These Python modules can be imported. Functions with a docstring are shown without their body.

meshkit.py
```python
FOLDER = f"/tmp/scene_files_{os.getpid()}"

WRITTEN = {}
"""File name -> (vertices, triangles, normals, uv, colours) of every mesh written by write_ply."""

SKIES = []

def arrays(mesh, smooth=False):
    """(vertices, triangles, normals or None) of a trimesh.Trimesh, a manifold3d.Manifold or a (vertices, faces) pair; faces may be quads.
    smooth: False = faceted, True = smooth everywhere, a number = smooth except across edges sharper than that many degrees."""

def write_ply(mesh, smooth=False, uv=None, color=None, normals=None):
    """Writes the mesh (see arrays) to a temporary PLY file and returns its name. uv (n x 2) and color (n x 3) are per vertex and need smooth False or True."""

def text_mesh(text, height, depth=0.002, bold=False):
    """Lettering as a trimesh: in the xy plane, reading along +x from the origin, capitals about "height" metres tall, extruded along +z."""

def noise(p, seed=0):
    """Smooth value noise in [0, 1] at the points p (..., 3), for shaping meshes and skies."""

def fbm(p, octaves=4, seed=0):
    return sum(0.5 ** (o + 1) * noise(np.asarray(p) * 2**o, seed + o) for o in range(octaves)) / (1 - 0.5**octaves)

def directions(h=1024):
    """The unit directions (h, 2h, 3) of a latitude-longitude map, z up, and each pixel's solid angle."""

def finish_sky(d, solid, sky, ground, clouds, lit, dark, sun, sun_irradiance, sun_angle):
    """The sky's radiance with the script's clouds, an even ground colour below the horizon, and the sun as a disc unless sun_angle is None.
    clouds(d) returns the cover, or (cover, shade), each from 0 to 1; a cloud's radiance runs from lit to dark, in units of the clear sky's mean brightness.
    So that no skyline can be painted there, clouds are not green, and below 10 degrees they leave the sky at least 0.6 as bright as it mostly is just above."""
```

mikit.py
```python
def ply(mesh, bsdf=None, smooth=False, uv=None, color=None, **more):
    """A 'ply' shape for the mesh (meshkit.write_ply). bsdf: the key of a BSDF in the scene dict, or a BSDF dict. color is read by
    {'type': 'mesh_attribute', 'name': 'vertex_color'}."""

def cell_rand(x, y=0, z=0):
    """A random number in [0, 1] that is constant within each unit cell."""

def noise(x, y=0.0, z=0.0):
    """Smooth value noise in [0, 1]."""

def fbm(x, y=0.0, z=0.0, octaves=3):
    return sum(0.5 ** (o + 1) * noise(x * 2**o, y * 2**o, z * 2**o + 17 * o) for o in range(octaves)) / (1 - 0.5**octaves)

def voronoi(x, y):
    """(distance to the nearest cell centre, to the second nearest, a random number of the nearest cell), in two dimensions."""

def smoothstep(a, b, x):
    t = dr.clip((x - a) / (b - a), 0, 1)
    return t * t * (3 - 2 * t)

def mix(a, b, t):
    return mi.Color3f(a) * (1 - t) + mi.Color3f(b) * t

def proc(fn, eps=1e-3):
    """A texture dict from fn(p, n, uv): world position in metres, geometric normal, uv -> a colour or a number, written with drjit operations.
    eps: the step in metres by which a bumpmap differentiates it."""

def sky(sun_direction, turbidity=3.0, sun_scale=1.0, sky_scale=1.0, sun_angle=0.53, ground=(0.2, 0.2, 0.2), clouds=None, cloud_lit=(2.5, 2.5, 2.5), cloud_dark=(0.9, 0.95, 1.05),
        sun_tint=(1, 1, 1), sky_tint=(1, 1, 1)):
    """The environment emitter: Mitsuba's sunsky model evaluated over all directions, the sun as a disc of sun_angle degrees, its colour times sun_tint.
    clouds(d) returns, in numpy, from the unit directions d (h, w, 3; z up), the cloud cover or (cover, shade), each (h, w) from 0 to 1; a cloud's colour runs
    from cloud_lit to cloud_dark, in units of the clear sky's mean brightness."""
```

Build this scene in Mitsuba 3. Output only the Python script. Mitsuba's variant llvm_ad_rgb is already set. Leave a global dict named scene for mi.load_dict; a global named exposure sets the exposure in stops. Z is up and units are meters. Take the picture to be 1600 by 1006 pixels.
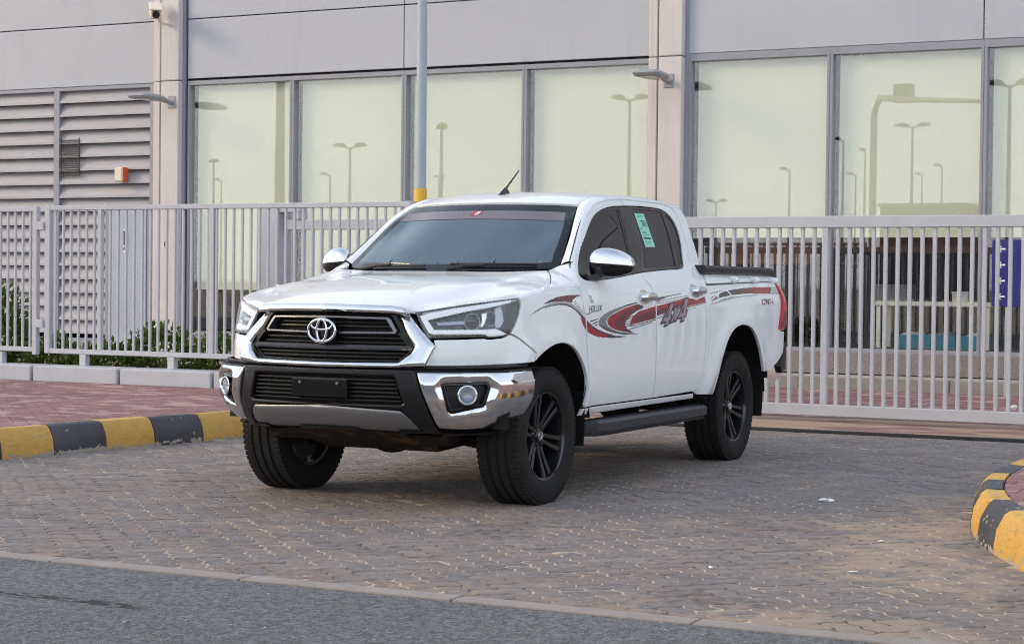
import math
import numpy as np, trimesh, manifold3d as m3, shapely
import drjit as dr
import mitsuba as mi
import mikit, meshkit
from mikit import proc, noise, fbm, voronoi, cell_rand, smoothstep, mix
from shapely.geometry import Polygon, MultiPolygon, Point, LineString, box as sbox
from shapely import affinity
from shapely.ops import unary_union
from scipy.spatial import Delaunay, cKDTree

scene, labels = {}, {}
T = mi.ScalarTransform4f
rng = np.random.default_rng(7)

# ---------------------------------------------------------------- camera
CR = np.array([0.895274, 0.445379, 0.011024]); CU = np.array([-0.018822, 0.013088, 0.999737]); CF = np.array([-0.445117, 0.895247, -0.0201])
CE = np.array([5.2564, -9.2471, 1.2129])
M4 = np.eye(4); M4[:3, 0] = -CR; M4[:3, 1] = CU; M4[:3, 2] = CF; M4[:3, 3] = CE
scene['camera'] = {'type': 'perspective', 'fov': 31.0015, 'fov_axis': 'x', 'near_clip': 0.1, 'far_clip': 4000.0, 'to_world': T(M4.tolist())}

# ---------------------------------------------------------------- daylight: a hazy late sky, the low sun behind a veil on the left
def veil(d):
    n = meshkit.fbm(d * 2.6 + 5.0, 4)
    el = np.clip(d[..., 2], 0, 1)
    cover = np.clip(.90 - .62 * el + .5 * (n - .5), 0, 1)
    return cover, np.clip(.55 + .8 * (n - .5), 0, 1)
scene['sky'] = mikit.sky([-0.80, -0.50, 0.40], turbidity=3.5, sun_scale=0.15, sun_angle=18, sky_scale=1.0, clouds=veil,
                         cloud_lit=(2.44, 2.50, 2.60), cloud_dark=(1.66, 1.77, 1.95), sun_tint=(1.0, 0.95, 0.88), ground=(0.16, 0.15, 0.14))
exposure = 3.16

# ---------------------------------------------------------------- helpers
def numbered(name):
    if name not in used:
        used.add(name); return name
    i = 1
    while f'{name}_{i:03d}' in used: i += 1
    k = f'{name}_{i:03d}'; used.add(k); return k
used = set()
def part(name, mesh, mat, parent=None, smooth=False, label=None, kind=None, color=None):
    k = numbered(f'{parent}__{name}' if parent else name)
    scene[k] = mikit.ply(mesh, mat, smooth=smooth, color=color)
    if label or kind:
        labels[k] = {}
        if label: labels[k]['label'] = label
        if kind: labels[k]['kind'] = kind
    return k
def piece(name, shape, parent):
    k = numbered(f'{parent}__{name}'); scene[k] = shape; return k
def thing(name, label, cat, group=None):
    k = numbered(name); labels[k] = {'label': label, 'category': cat}
    if group: labels[k]['group'] = group
    return k
def tag(k, label, cat, group=None, kind=None):
    labels[k] = {'label': label, 'category': cat}
    if group: labels[k]['group'] = group
    if kind: labels[k]['kind'] = kind
    return k
def structure(name, mesh, mat, label, smooth=False):
    k = part(name, mesh, mat, smooth=smooth); labels[k] = {'label': label, 'kind': 'structure', 'category': name.replace('_', ' ')}; return k
cat_ = trimesh.util.concatenate
def tm(v, f): return trimesh.Trimesh(np.asarray(v, float), np.asarray(f, int), process=False)
def bx(x0, x1, y0, y1, z0, z1, b=0.0):
    "box, its edges chamfered by b"
    if b <= 0:
        m = trimesh.creation.box((x1 - x0, y1 - y0, z1 - z0)); m.apply_translation(((x0 + x1) / 2, (y0 + y1) / 2, (z0 + z1) / 2)); return m
    h = np.array([x1 - x0, y1 - y0, z1 - z0]) / 2; pts = []
    for s in np.ndindex(2, 2, 2):
        s = np.array(s) * 2 - 1
        for a in range(3):
            q = h - b; q[a] = h[a]; pts.append(s * q)
    m = trimesh.convex.convex_hull(np.array(pts)); m.apply_translation(((x0 + x1) / 2, (y0 + y1) / 2, (z0 + z1) / 2)); return m
def tube(points, r, n=10, caps=True):
    p = np.asarray(points, float); r = np.broadcast_to(np.asarray(r, float), (len(p),))
    t = np.gradient(p, axis=0); t /= np.linalg.norm(t, axis=1, keepdims=True)
    a = np.cross(t[0], [0, 0, 1.0] if abs(t[0][2]) < .9 else [1.0, 0, 0]); rings = []
    for i in range(len(p)):
        a = a - t[i] * (a @ t[i]); a /= np.linalg.norm(a); b = np.cross(t[i], a)
        th = np.arange(n) * 2 * np.pi / n
        rings.append(p[i] + r[i] * (np.cos(th)[:, None] * a + np.sin(th)[:, None] * b))
    v = np.vstack(rings); f = []
    for i in range(len(p) - 1):
        for j in range(n):
            k = (j + 1) % n; f += [[i * n + j, i * n + k, (i + 1) * n + k], [i * n + j, (i + 1) * n + k, (i + 1) * n + j]]
    if caps:
        v = np.vstack([v, p[:1], p[-1:]]); c = len(v) - 2
        for j in range(n):
            k = (j + 1) % n; f += [[c, k, j], [c + 1, (len(p) - 1) * n + j, (len(p) - 1) * n + k]]
    return tm(v, f)
def revolve(prof, n=48, axis='z'):
    "prof: (radius, height) pairs, turned about z (or x)"
    p = np.asarray(prof, float); th = np.arange(n) * 2 * np.pi / n
    v = np.stack([p[:, None, 0] * np.cos(th), p[:, None, 0] * np.sin(th), np.repeat(p[:, 1:2], n, 1)], -1).reshape(-1, 3); f = []
    for i in range(len(p) - 1):
        for j in range(n):
            k = (j + 1) % n; f += [[i * n + j, i * n + k, (i + 1) * n + k], [i * n + j, (i + 1) * n + k, (i + 1) * n + j]]
    if axis == 'x': v = v[:, [2, 0, 1]]
    return tm(v, f)
def extrude(poly, h, z=0.0):
    out = []
    for g in getattr(poly, 'geoms', [poly]):
        if g.area < 1e-9: continue
        m = trimesh.creation.extrude_polygon(g, h, engine='earcut'); m.apply_translation((0, 0, z)); out.append(m)
    return cat_(out)
def spline(pts, n=None, step=None, closed=False):
    "Catmull-Rom (centripetal) through the points"
    p = np.asarray(pts, float)
    if closed: p = np.vstack([p[-1], p, p[0], p[1]])
    else: p = np.vstack([2 * p[0] - p[1], p, 2 * p[-1] - p[-2]])
    out = []
    for i in range(1, len(p) - 2):
        p0, p1, p2, p3 = p[i - 1:i + 3]
        k = max(1, int(np.ceil(np.linalg.norm(p2 - p1) / step))) if step else n
        t0, t1 = 0, np.sqrt(np.linalg.norm(p1 - p0)) + 1e-9; t2 = t1 + np.sqrt(np.linalg.norm(p2 - p1)) + 1e-9; t3 = t2 + np.sqrt(np.linalg.norm(p3 - p2)) + 1e-9
        t = (t1 + (t2 - t1) * np.arange(k) / k)[:, None]
        a1 = (t1 - t) / (t1 - t0) * p0 + (t - t0) / (t1 - t0) * p1; a2 = (t2 - t) / (t2 - t1) * p1 + (t - t1) / (t2 - t1) * p2; a3 = (t3 - t) / (t3 - t2) * p2 + (t - t2) / (t3 - t2) * p3
        b1 = (t2 - t) / (t2 - t0) * a1 + (t - t0) / (t2 - t0) * a2; b2 = (t3 - t) / (t3 - t1) * a2 + (t - t1) / (t3 - t1) * a3
        out.append((t2 - t) / (t2 - t1) * b1 + (t - t1) / (t2 - t1) * b2)
    if not closed: out.append(p[-2:-1])
    return np.vstack(out)

# ---------------------------------------------------------------- materials
def C(r, g, b):
    "sRGB 0..255 of a surface colour -> linear"
    c = np.array([r, g, b]) / 255.0
    return np.where(c < 0.04045, c / 12.92, ((c + 0.055) / 1.055) ** 2.4).tolist()
def rgb(c): return {'type': 'rgb', 'value': [float(x) for x in c]}
def mat(name, color, rough=0.5, metallic=0.0, spec=0.5, clearcoat=0.0, bump=None, bscale=1.0, eps=1e-3, **more):
    d = {'type': 'principled', 'base_color': color if isinstance(color, dict) else rgb(color), 'roughness': rough, 'metallic': metallic, **more}
    if not metallic: d['specular'] = spec
    if clearcoat: d['clearcoat'] = clearcoat; d['clearcoat_gloss'] = more.get('clearcoat_gloss', 0.97)
    if bump is not None: d = {'type': 'bumpmap', 'arbitrary': proc(bump, eps), 'scale': bscale, 'bsdf': d}
    scene[name] = {'type': 'twosided', 'bsdf': d}
    return name
# ---------------------------------------------------------------- materials of the setting
def asphalt(p, n, uv):
    g = noise(p.x * 130, p.y * 130); g2 = noise(p.x * 46 + 9, p.y * 46); big = fbm(p.x * .6, p.y * .6, 0, 3)
    c = mix(C(76, 77, 78), C(112, 112, 112), smoothstep(.15, .9, .6 * g + .4 * g2))
    c = c * (0.86 + .28 * big)
    # old oily drip line left by traffic, parallel to the edging
    w = p.y + 3.755 + .07 * (fbm(p.x * 1.4, 3.0, 0, 3) - .5)
    brk = smoothstep(.36, .5, fbm(p.x * 1.1 + 4.3, p.y * .5, 2., 3)) * smoothstep(1.8, 1.55, p.x)
    m = smoothstep(.075, .018, dr.abs(w)) * brk * smoothstep(.3, .6, noise(p.x * 24, p.y * 60))
    c = mix(c, C(48, 47, 48), .92 * m)
    return mix(c, C(178, 178, 176), smoothstep(.93, .97, noise(p.x * 95 + 31, p.y * 95)) * .7)
mat('asphalt', proc(asphalt), .85, spec=.35, bump=lambda p, n, uv: .0025 * noise(p.x * 150, p.y * 150) + .003 * noise(p.x * 60, p.y * 60), eps=2e-3)
def dirt(p):
    "fine sand blown over the paving: patches with a grainy outline (1 = covered)"
    k = fbm(p.x * 1.3, p.y * 1.3, 0, 4); f = fbm(p.x * 9, p.y * 9, 4, 3)
    kerb = smoothstep(1.0, .0, dr.abs(p.x - (2.80 + .24 * dr.maximum(1.0 - p.y, 0))))      # drift against the kerb island
    edge = smoothstep(.5, .0, dr.abs(p.y + 2.85))
    v = .55 * k + .45 * f + .22 * kerb + .13 * edge
    return smoothstep(.66, .90, v)
def paver_fn(c0, c1):
    a, b = C(*c0), C(*c1)
    def fn(p, n, uv):
        g = fbm(p.x * 38, p.y * 38, 0, 3); big = fbm(p.x * .9 + 3, p.y * .9, 0, 3)
        c = mix(a, b, smoothstep(.2, .8, g)) * (.90 + .18 * big)
        oil = smoothstep(.60, .78, fbm(p.x * 1.7 + 8, p.y * 3.2 + 2, 1, 4)) * smoothstep(.2, .7, noise(p.x * 30, p.y * 30))
        c = mix(c, C(74, 70, 70), .45 * oil)
        c = mix(c, C(168, 142, 118), .5 * dirt(p))
        return mix(c, C(190, 184, 176), smoothstep(.955, .975, noise(p.x * 55 + 3, p.y * 55)) * .55)
    return fn
pbump = lambda p, n, uv: .0012 * fbm(p.x * 70, p.y * 70, 0, 2)
for i, (a, b) in enumerate([((110, 102, 99), (125, 116, 112)), ((116, 107, 102), (132, 121, 115)), ((103, 97, 96), (120, 113, 111)), ((112, 100, 95), (128, 115, 108))]):
    mat(f'paver_{i}', proc(paver_fn(a, b)), .72, spec=.4, bump=pbump, eps=2e-3)
mat('joint_sand', proc(lambda p, n, uv: mix(mix(C(146, 131, 115), C(188, 172, 151), fbm(p.x * 60, p.y * 60, 0, 3)), C(96, 88, 82), smoothstep(.48, .62, fbm(p.x * 2.6, p.y * 2.6, 3, 4)))), .95, spec=.1)
mat('tan_paving', proc(lambda p, n, uv: mix(mix(C(132, 112, 100), C(154, 133, 116), fbm(p.x * 3, p.y * 14, 0, 4)), C(116, 94, 92), smoothstep(.45, .6, fbm(p.x * 1.2 + 5, p.y * 4, 0, 3)))), .9, spec=.2)
def redp(c0, c1):
    a, b = C(*c0), C(*c1)
    return lambda p, n, uv: mix(mix(a, b, fbm(p.x * 26, p.y * 26, 0, 3)) * (.84 + .3 * fbm(p.x * 1.1, p.y * 1.1, 5, 3)), C(190, 168, 160), .45 * smoothstep(.58, .75, fbm(p.x * 4, p.y * 7, 0, 3)))
for i, (a, b) in enumerate([((120, 90, 91), (137, 105, 104)), ((126, 95, 95), (142, 110, 108)), ((115, 87, 89), (132, 101, 101))]):
    mat(f'red_paver_{i}', proc(redp(a, b)), .8, spec=.35, bump=pbump, eps=2e-3)
conc = lambda a, b, s=9: (lambda p, n, uv: mix(C(*a), C(*b), .6 * fbm(p.x * s, p.y * s, p.z * s, 4) + .4 * fbm(p.x * 60, p.y * 60, p.z * 60, 2)))
mat('concrete', proc(conc((122, 115, 111), (154, 145, 140))), .9, spec=.3)
mat('plain_concrete', proc(conc((126, 121, 116), (156, 151, 146), 5)), .9, spec=.3)
def kerb_paint(a, b, chip):
    def fn(p, n, uv):
        c = mix(C(*a), C(*b), fbm(p.x * 7, p.y * 7, p.z * 7, 4))
        w = .55 * fbm(p.x * 11, p.y * 11, p.z * 16, 4) + .45 * noise(p.x * 45, p.y * 45, p.z * 45) + .30 * smoothstep(.055, .0, p.z)
        c = mix(c, C(*chip), smoothstep(.70, .76, w))
        return mix(c, c * .62, smoothstep(.55, .75, fbm(p.x * 24 + 3, p.y * 24, p.z * 60, 3)) * .5)
    return fn
mat('kerb_yellow', proc(kerb_paint((188, 144, 66), (204, 163, 86), (164, 152, 138))), .55, spec=.4)
mat('kerb_black', proc(kerb_paint((56, 57, 64), (78, 78, 84), (160, 150, 140))), .55, spec=.4)
fence_fn = lambda p, n, uv: mix(C(172, 174, 182), C(184, 186, 193), fbm(p.x * 6, p.y * 6, p.z * 3, 3))
mat('fence_paint', proc(fence_fn), .42, spec=.5)
mat('panel_grey', proc(lambda p, n, uv: mix(C(175, 178, 187), C(183, 186, 195), fbm(p.x * .9, p.y * .9, p.z * 1.4, 4)) * (1 - .035 * smoothstep(.55, .8, fbm(p.x * 6, 1, p.z * .7, 3)))), .55, spec=.4)
mat('column_beige', proc(lambda p, n, uv: mix(C(200, 195, 194), C(210, 204, 202), fbm(p.x * 2, p.y * 2, p.z * 1.2, 4)) * (1 - .10 * smoothstep(.55, .8, fbm(p.x * 18, 1, p.z * .9, 3)))), .6, spec=.3)
mat('joint_dark', C(52, 48, 52), .9, spec=.1)
mat('alu_grey', proc(lambda p, n, uv: mix(C(138, 140, 150), C(150, 152, 161), fbm(p.x * 3, p.y * 3, p.z * 2, 3))), .4, spec=.5)
mat('louvre_grey', proc(lambda p, n, uv: mix(C(168, 166, 171), C(180, 178, 181), fbm(p.x * 3, p.y * 3, p.z * 9, 4))), .5, spec=.4)
mat('dark_metal', C(46, 46, 50), .6, spec=.4)
mat('black_paint', C(34, 34, 36), .5, spec=.4)
mat('door_grey', proc(lambda p, n, uv: mix(C(160, 168, 182), C(172, 179, 192), fbm(p.x * 4, p.y * 4, p.z * 1.5, 3))), .45, spec=.5)
mat('granite', proc(lambda p, n, uv: mix(mix(C(112, 106, 106), C(164, 155, 152), noise(p.x * 130, p.y * 130, p.z * 130)), C(84, 74, 74), smoothstep(.58, .70, noise(p.x * 190 + 7, p.y * 190, p.z * 190)))), .5, spec=.4)
mat('blind', proc(lambda p, n, uv: mix(C(216, 217, 200), C(223, 223, 206), fbm(p.x * 1.2, 0, p.z * 1.2, 3))), .9, spec=.1)
scene['window_glass'] = {'type': 'thindielectric', 'int_ior': 1.85, 'specular_transmittance': rgb((.90, .93, .89))}
mat('lamp_grey', C(150, 152, 158), .45, spec=.5)
mat('lamp_lens', C(176, 176, 176), .25, spec=.5)
mat('white_plastic', C(226, 224, 216), .4)
mat('cream_plastic', C(222, 214, 194), .4)
mat('orange_plastic', C(214, 92, 40), .4)
mat('sign_blue', C(38, 36, 116), .4, spec=.5)
mat('sign_white', C(236, 238, 240), .5)
mat('pole_grey', proc(lambda p, n, uv: mix(C(158, 168, 180), C(172, 181, 191), fbm(p.x * 9, p.y * 9, p.z * 3, 3))), .45)
mat('pole_yellow', proc(kerb_paint((222, 176, 50), (232, 188, 66), (200, 190, 150))), .5)
mat('interior_dark', C(34, 31, 31), .8)
mat('interior_floor', C(62, 58, 57), .7)
mat('interior_wood', proc(lambda p, n, uv: mix(C(150, 96, 58), C(182, 122, 74), fbm(p.x * 2, p.y * 8, p.z * 20, 3))), .6)
mat('bin_blue', C(32, 122, 156), .45)
mat('white_cloth', C(206, 204, 204), .8)
mat('black_cloth', C(40, 40, 46), .9)
mat('grey_cloth', C(110, 112, 120), .9)
mat('red_cloth', C(150, 36, 40), .9)
scene['leaf'] = {'type': 'principledthin', 'base_color': proc(lambda p, n, uv: mix(C(62, 84, 42), C(124, 140, 76), noise(p.x * 14, p.y * 14, p.z * 14))), 'roughness': .55, 'diff_trans': .7}
mat('stem_brown', C(92, 74, 54), .9)
mat('litter_white', C(226, 224, 220), .8)
mat('litter_brown', C(92, 62, 48), .8)

# ---------------------------------------------------------------- ground, road, paving
def sheet(poly, z, nseg=None): 
    v, f = trimesh.creation.triangulate_polygon(poly, engine='earcut'); return tm(np.c_[v, np.full(len(v), z)], f)
structure('ground', sheet(sbox(-900, -900, 900, 900), -0.03), mat('ground_dust', proc(conc((150, 136, 118), (176, 160, 140), .4)), .95, spec=.2), 'pale dusty ground reaching to the horizon')
EY = -3.04
structure('road', sheet(sbox(-60, -16, 60, EY), 0.0), 'asphalt', 'grey asphalt road along the bottom of the photo')
ed = thing('edging_strip', 'flush pale concrete edging strip between asphalt and block paving', 'kerb')
for i, x0 in enumerate(np.arange(-6.9, 9, .98)):
    part('edging_stone', bx(x0 + .004, x0 + .976, EY + .001, EY + .112, -.08, .006 + .002 * rng.random(), .004), 'concrete', ed)

lk = spline(np.array([(-5.6, -2.9), (-4.7, -2.1), (-4.0, -1.25), (-3.55, -.5), (-3.37, .2), (-3.30, .74), (-3.22, 1.4), (-3.12, 2.0), (-3.04, 2.6), (-3.0, 3.2), (-3.0, 4.2), (-3.0, 5.72)]), 8)
rk = spline(np.array([(3.0, 5.72), (3.0, 4.6), (3.0, 3.2), (3.0, 2.27), (3.0, 1.68), (3.025, 1.15), (3.08, .72), (3.16, .30), (3.275, -.13), (3.44, -.57), (3.69, -1.09), (4.05, -1.62), (4.6, -2.2), (5.5, -2.88)]), 8)
drive = Polygon(list(map(tuple, lk)) + list(map(tuple, rk))).intersection(sbox(-9, EY + .115, 9, 5.72)).buffer(0)
structure('paving_bed', sheet(Polygon([(-12, EY + .1), (12, EY + .1), (12, 7.6), (-12, 7.6)]), -0.0080), 'joint_sand', 'sandy bedding showing in the joints of the block paving')

def zig(t): return np.interp(t % 1.0, [0, .2, .3, .7, .8, 1], [0, .085, .085, -.085, -.085, 0])
def domino(i, j, horizontal, w):
    "outline of a zigzag paving block covering two lattice cells"
    L, H = (2, 1) if horizontal else (1, 2); k = np.array([0, .2, .3, .7, .8]); e = []
    for t in np.concatenate([k + q for q in range(L)]): e.append((i + t, j + zig(t)))
    for t in np.concatenate([k + q for q in range(H)]): e.append((i + L + zig(t), j + t))
    top = [(i + t, j + H + zig(t)) for t in sorted(set(np.round(np.concatenate([k + q for q in range(L)] + [[L]]), 4)))][::-1]
    left = [(i + zig(t), j + t) for t in sorted(set(np.round(np.concatenate([k + q for q in range(H)] + [[H]]), 4)))][::-1]
    return np.array(e + top[:-1] + left[:-1]) * w
def block_mesh(pg, z, bev=.004, depth=.03, tilt=(0, 0)):
    "a paving block with a chamfered rim from a 2D outline"
    P = np.array(pg.exterior.coords)[:-1]; c = P.mean(0)
    if not pg.exterior.is_ccw: P = P[::-1]
    a = P - np.roll(P, 1, 0); a /= np.linalg.norm(a, axis=1, keepdims=True) + 1e-12; b = np.roll(P, -1, 0) - P; b /= np.linalg.norm(b, axis=1, keepdims=True) + 1e-12
    na = np.c_[-a[:, 1], a[:, 0]] + np.c_[-b[:, 1], b[:, 0]]; na /= np.maximum(np.linalg.norm(na, axis=1, keepdims=True), .5)
    Q = P + na * bev * 1.15
    zt = lambda xy: z + (xy - c) @ np.array(tilt)
    n = len(P); v = np.vstack([np.c_[Q, zt(Q)], np.c_[P, zt(P) - bev * .8], np.c_[P, zt(P) - depth]])
    tv, tf = trimesh.creation.triangulate_polygon(Polygon(Q), engine='earcut') if Polygon(Q).is_valid else (None, None)
    if tv is None: return None
    _, idx = cKDTree(Q).query(tv); f = idx[tf].tolist()
    for r in (0, n):
        for k in range(n):
            l = (k + 1) % n; f += [[r + k, r + n + k, r + n + l], [r + k, r + n + l, r + l]]
    return tm(v, f)
def lay(region, w, ang, org, mats, parent, near, count, name, zrand=.0035, gap=.0068, straight=False, z0=0.0):
    "herringbone of blocks over a region; the nearest ones are pieces of their own, the rest one mesh per tone"
    ca, sa = math.cos(ang), math.sin(ang); minx, miny, maxx, maxy = region.bounds
    crn = np.array([(minx, miny), (maxx, miny), (maxx, maxy), (minx, maxy)]) - org
    q = np.c_[crn @ [ca, sa], crn @ [-sa, ca]] / w; i0, j0 = np.floor(q.min(0)).astype(int) - 2; i1, j1 = np.ceil(q.max(0)).astype(int) + 2
    prep = shapely.prepared.prep(region); out = []; r = np.random.default_rng(11)
    shp = {}
    for hz in (True, False):
        e = domino(0, 0, hz, w) if not straight else np.array([(0, 0), (2 if hz else 1, 0), (2 if hz else 1, 1 if hz else 2), (0, 1 if hz else 2)]) * w
        shp[hz] = np.array(Polygon(e).buffer(-gap / 2, join_style=2).exterior.coords)[:-1]
    for i in range(i0, i1):
        for j in range(j0, j1):
            k = (i - j) % 4
            if k not in (0, 3): continue
            e = shp[k == 0] + np.array([i, j]) * w
            P = np.c_[e @ [ca, -sa], e @ [sa, ca]] + org; pg = Polygon(P)
            if not prep.intersects(pg): continue
            if not prep.contains(pg):
                pg = pg.intersection(region)
                if pg.geom_type != 'Polygon' or pg.area < .12 * w * w: continue
                pg = pg.simplify(.001)
            m = block_mesh(pg, z0 + zrand * (r.random() - .8), bev=min(.004, w * .05), tilt=r.normal(0, .006, 2))
            if m is not None: out.append((np.linalg.norm(np.array(pg.centroid.coords[0]) - near), m))
    out.sort(key=lambda t: t[0]); rest = {}
    for n_, (d, m) in enumerate(out):
        mt = mats[int(r.integers(len(mats)))]
        if n_ < count: part(name, m, mt, parent)
        else: rest.setdefault(mt, []).append(m)
    for mt, ms in rest.items(): part(name + '_field', cat_(ms), mt, parent, kind='stuff')
    return len(out)
dv = structure('driveway', sheet(drive, -0.0036), 'joint_sand', 'grey zigzag block paved driveway under the pickup')
lay(drive, .1125, math.radians(45), np.array([.03, .02]), [f'paver_{i}' for i in (0, 0, 1, 2, 2, 3)], dv, np.array([2.2, -2.6]), 300, 'paving_block')

# gate track and the sandy strip before the gate
structure('gate_strip', sheet(sbox(-9.0, 5.9, 9.0, 7.55), .004), 'tan_paving', 'sandy reddish paved strip under the sliding gate')
tr = thing('gate_track', 'dark steel ground rail set in the paving before the gate', 'rail')
part('rail', bx(-9, 9, 5.76, 5.80, -.05, .022, .004), 'dark_metal', tr); part('rail', bx(-9, 9, 5.85, 5.89, -.05, .018, .004), 'dark_metal', tr); part('channel', bx(-9, 9, 5.8, 5.85, -.06, -.012), 'black_paint', tr)

# kerbs: painted stones following a line; side = +1 when the pavement lies to the left of the line
def kerb(line, key_, ht, lw, side, first, cut, dark_first):
    seg = np.linalg.norm(np.diff(line, axis=0), axis=1); s = np.r_[0, np.cumsum(seg)]
    ev = lambda t: np.c_[np.interp(t, s, line[:, 0]), np.interp(t, s, line[:, 1])]
    prof = [(0, -.08), (0, .03), (.012, ht * .55), (.05, ht - .018), (.075, ht), (lw - .006, ht), (lw, ht - .006), (lw, -.08)]
    t = first; i = 0
    while t < s[-1] - .05:
        L = cut[i % len(cut)]; n = max(2, int(L / .09)); tt = np.clip(np.linspace(t + .003, t + L - .003, n), 0, s[-1]); c = ev(tt); d = ev(tt + .02) - ev(tt - .02); d /= np.linalg.norm(d, axis=1, keepdims=True) + 1e-9
        nn = np.c_[-d[:, 1], d[:, 0]] * side; v = []
        j = np.array([0, 0]) + rng.normal(0, .004, 2)
        for a, z in prof: v.append(np.c_[c + nn * a + j * .5, np.full(n, z + (.003 * rng.standard_normal() if z > 0 else 0))])
        v = np.stack(v, 1).reshape(-1, 3); m = len(prof); f = []
        for q in range(n - 1):
            for k in range(m - 1): f.append([q * m + k, (q + 1) * m + k, (q + 1) * m + k + 1]); f.append([q * m + k, (q + 1) * m + k + 1, q * m + k + 1])
        for b in (0, (n - 1) * m):
            for k in range(1, m - 1): f.append([b, b + k, b + k + 1])
        part('kerb_stone', tm(v, f), 'kerb_black' if (i + dark_first) % 2 else 'kerb_yellow', key_, smooth=35)
        t += L; i += 1
lkk = thing('kerb', 'yellow and black painted kerb along the red pavement left of the pickup', 'kerb')
kerb(lk, lkk, .20, .16, 1, 0.18, [.47, .5], 0)
rkk = thing('kerb', 'curved yellow and black kerb around the red island at the right edge', 'kerb')
kerb(rk, rkk, .20, .16, 1, 0.04, [.5, .5, .5, .5, .5, .5, .5, .5, .53, .42, .50, .49, .46, .56, .5], 1)

# red pavements
def offs(line, d): 
    g = np.gradient(line, axis=0); g /= np.linalg.norm(g, axis=1, keepdims=True); return line + np.c_[-g[:, 1], g[:, 0]] * d
lp = Polygon(list(map(tuple, offs(lk, .165))) + [(-3.17, 7.0), (-14, 7.0), (-14, -2.9)]).intersection(sbox(-14, -2.9, 0, 5.30)).buffer(0)
ls = structure('pavement', sheet(lp, .184), 'joint_sand', 'red block paved pavement on the left in front of the fence')
lay(lp.intersection(sbox(-10, -2, 0, 5.3)), .1, math.radians(45), np.array([0., 0.]), ['red_paver_0', 'red_paver_1', 'red_paver_2'], ls, np.array([-3.4, 1.5]), 160, 'red_block', straight=True, z0=.193, gap=.005)
rp = Polygon(list(map(tuple, offs(rk, .165))) + [(9, -2.9), (9, 5.72)]).buffer(0)
rs = structure('pavement', sheet(rp, .184), 'joint_sand', 'red block paved island behind the curved kerb on the right')
lay(rp, .1, math.radians(0), np.array([0., 0.]), ['red_paver_0', 'red_paver_1', 'red_paver_2'], rs, np.array([3.6, .8]), 300, 'red_block', straight=True, z0=.193, gap=.005)
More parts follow.
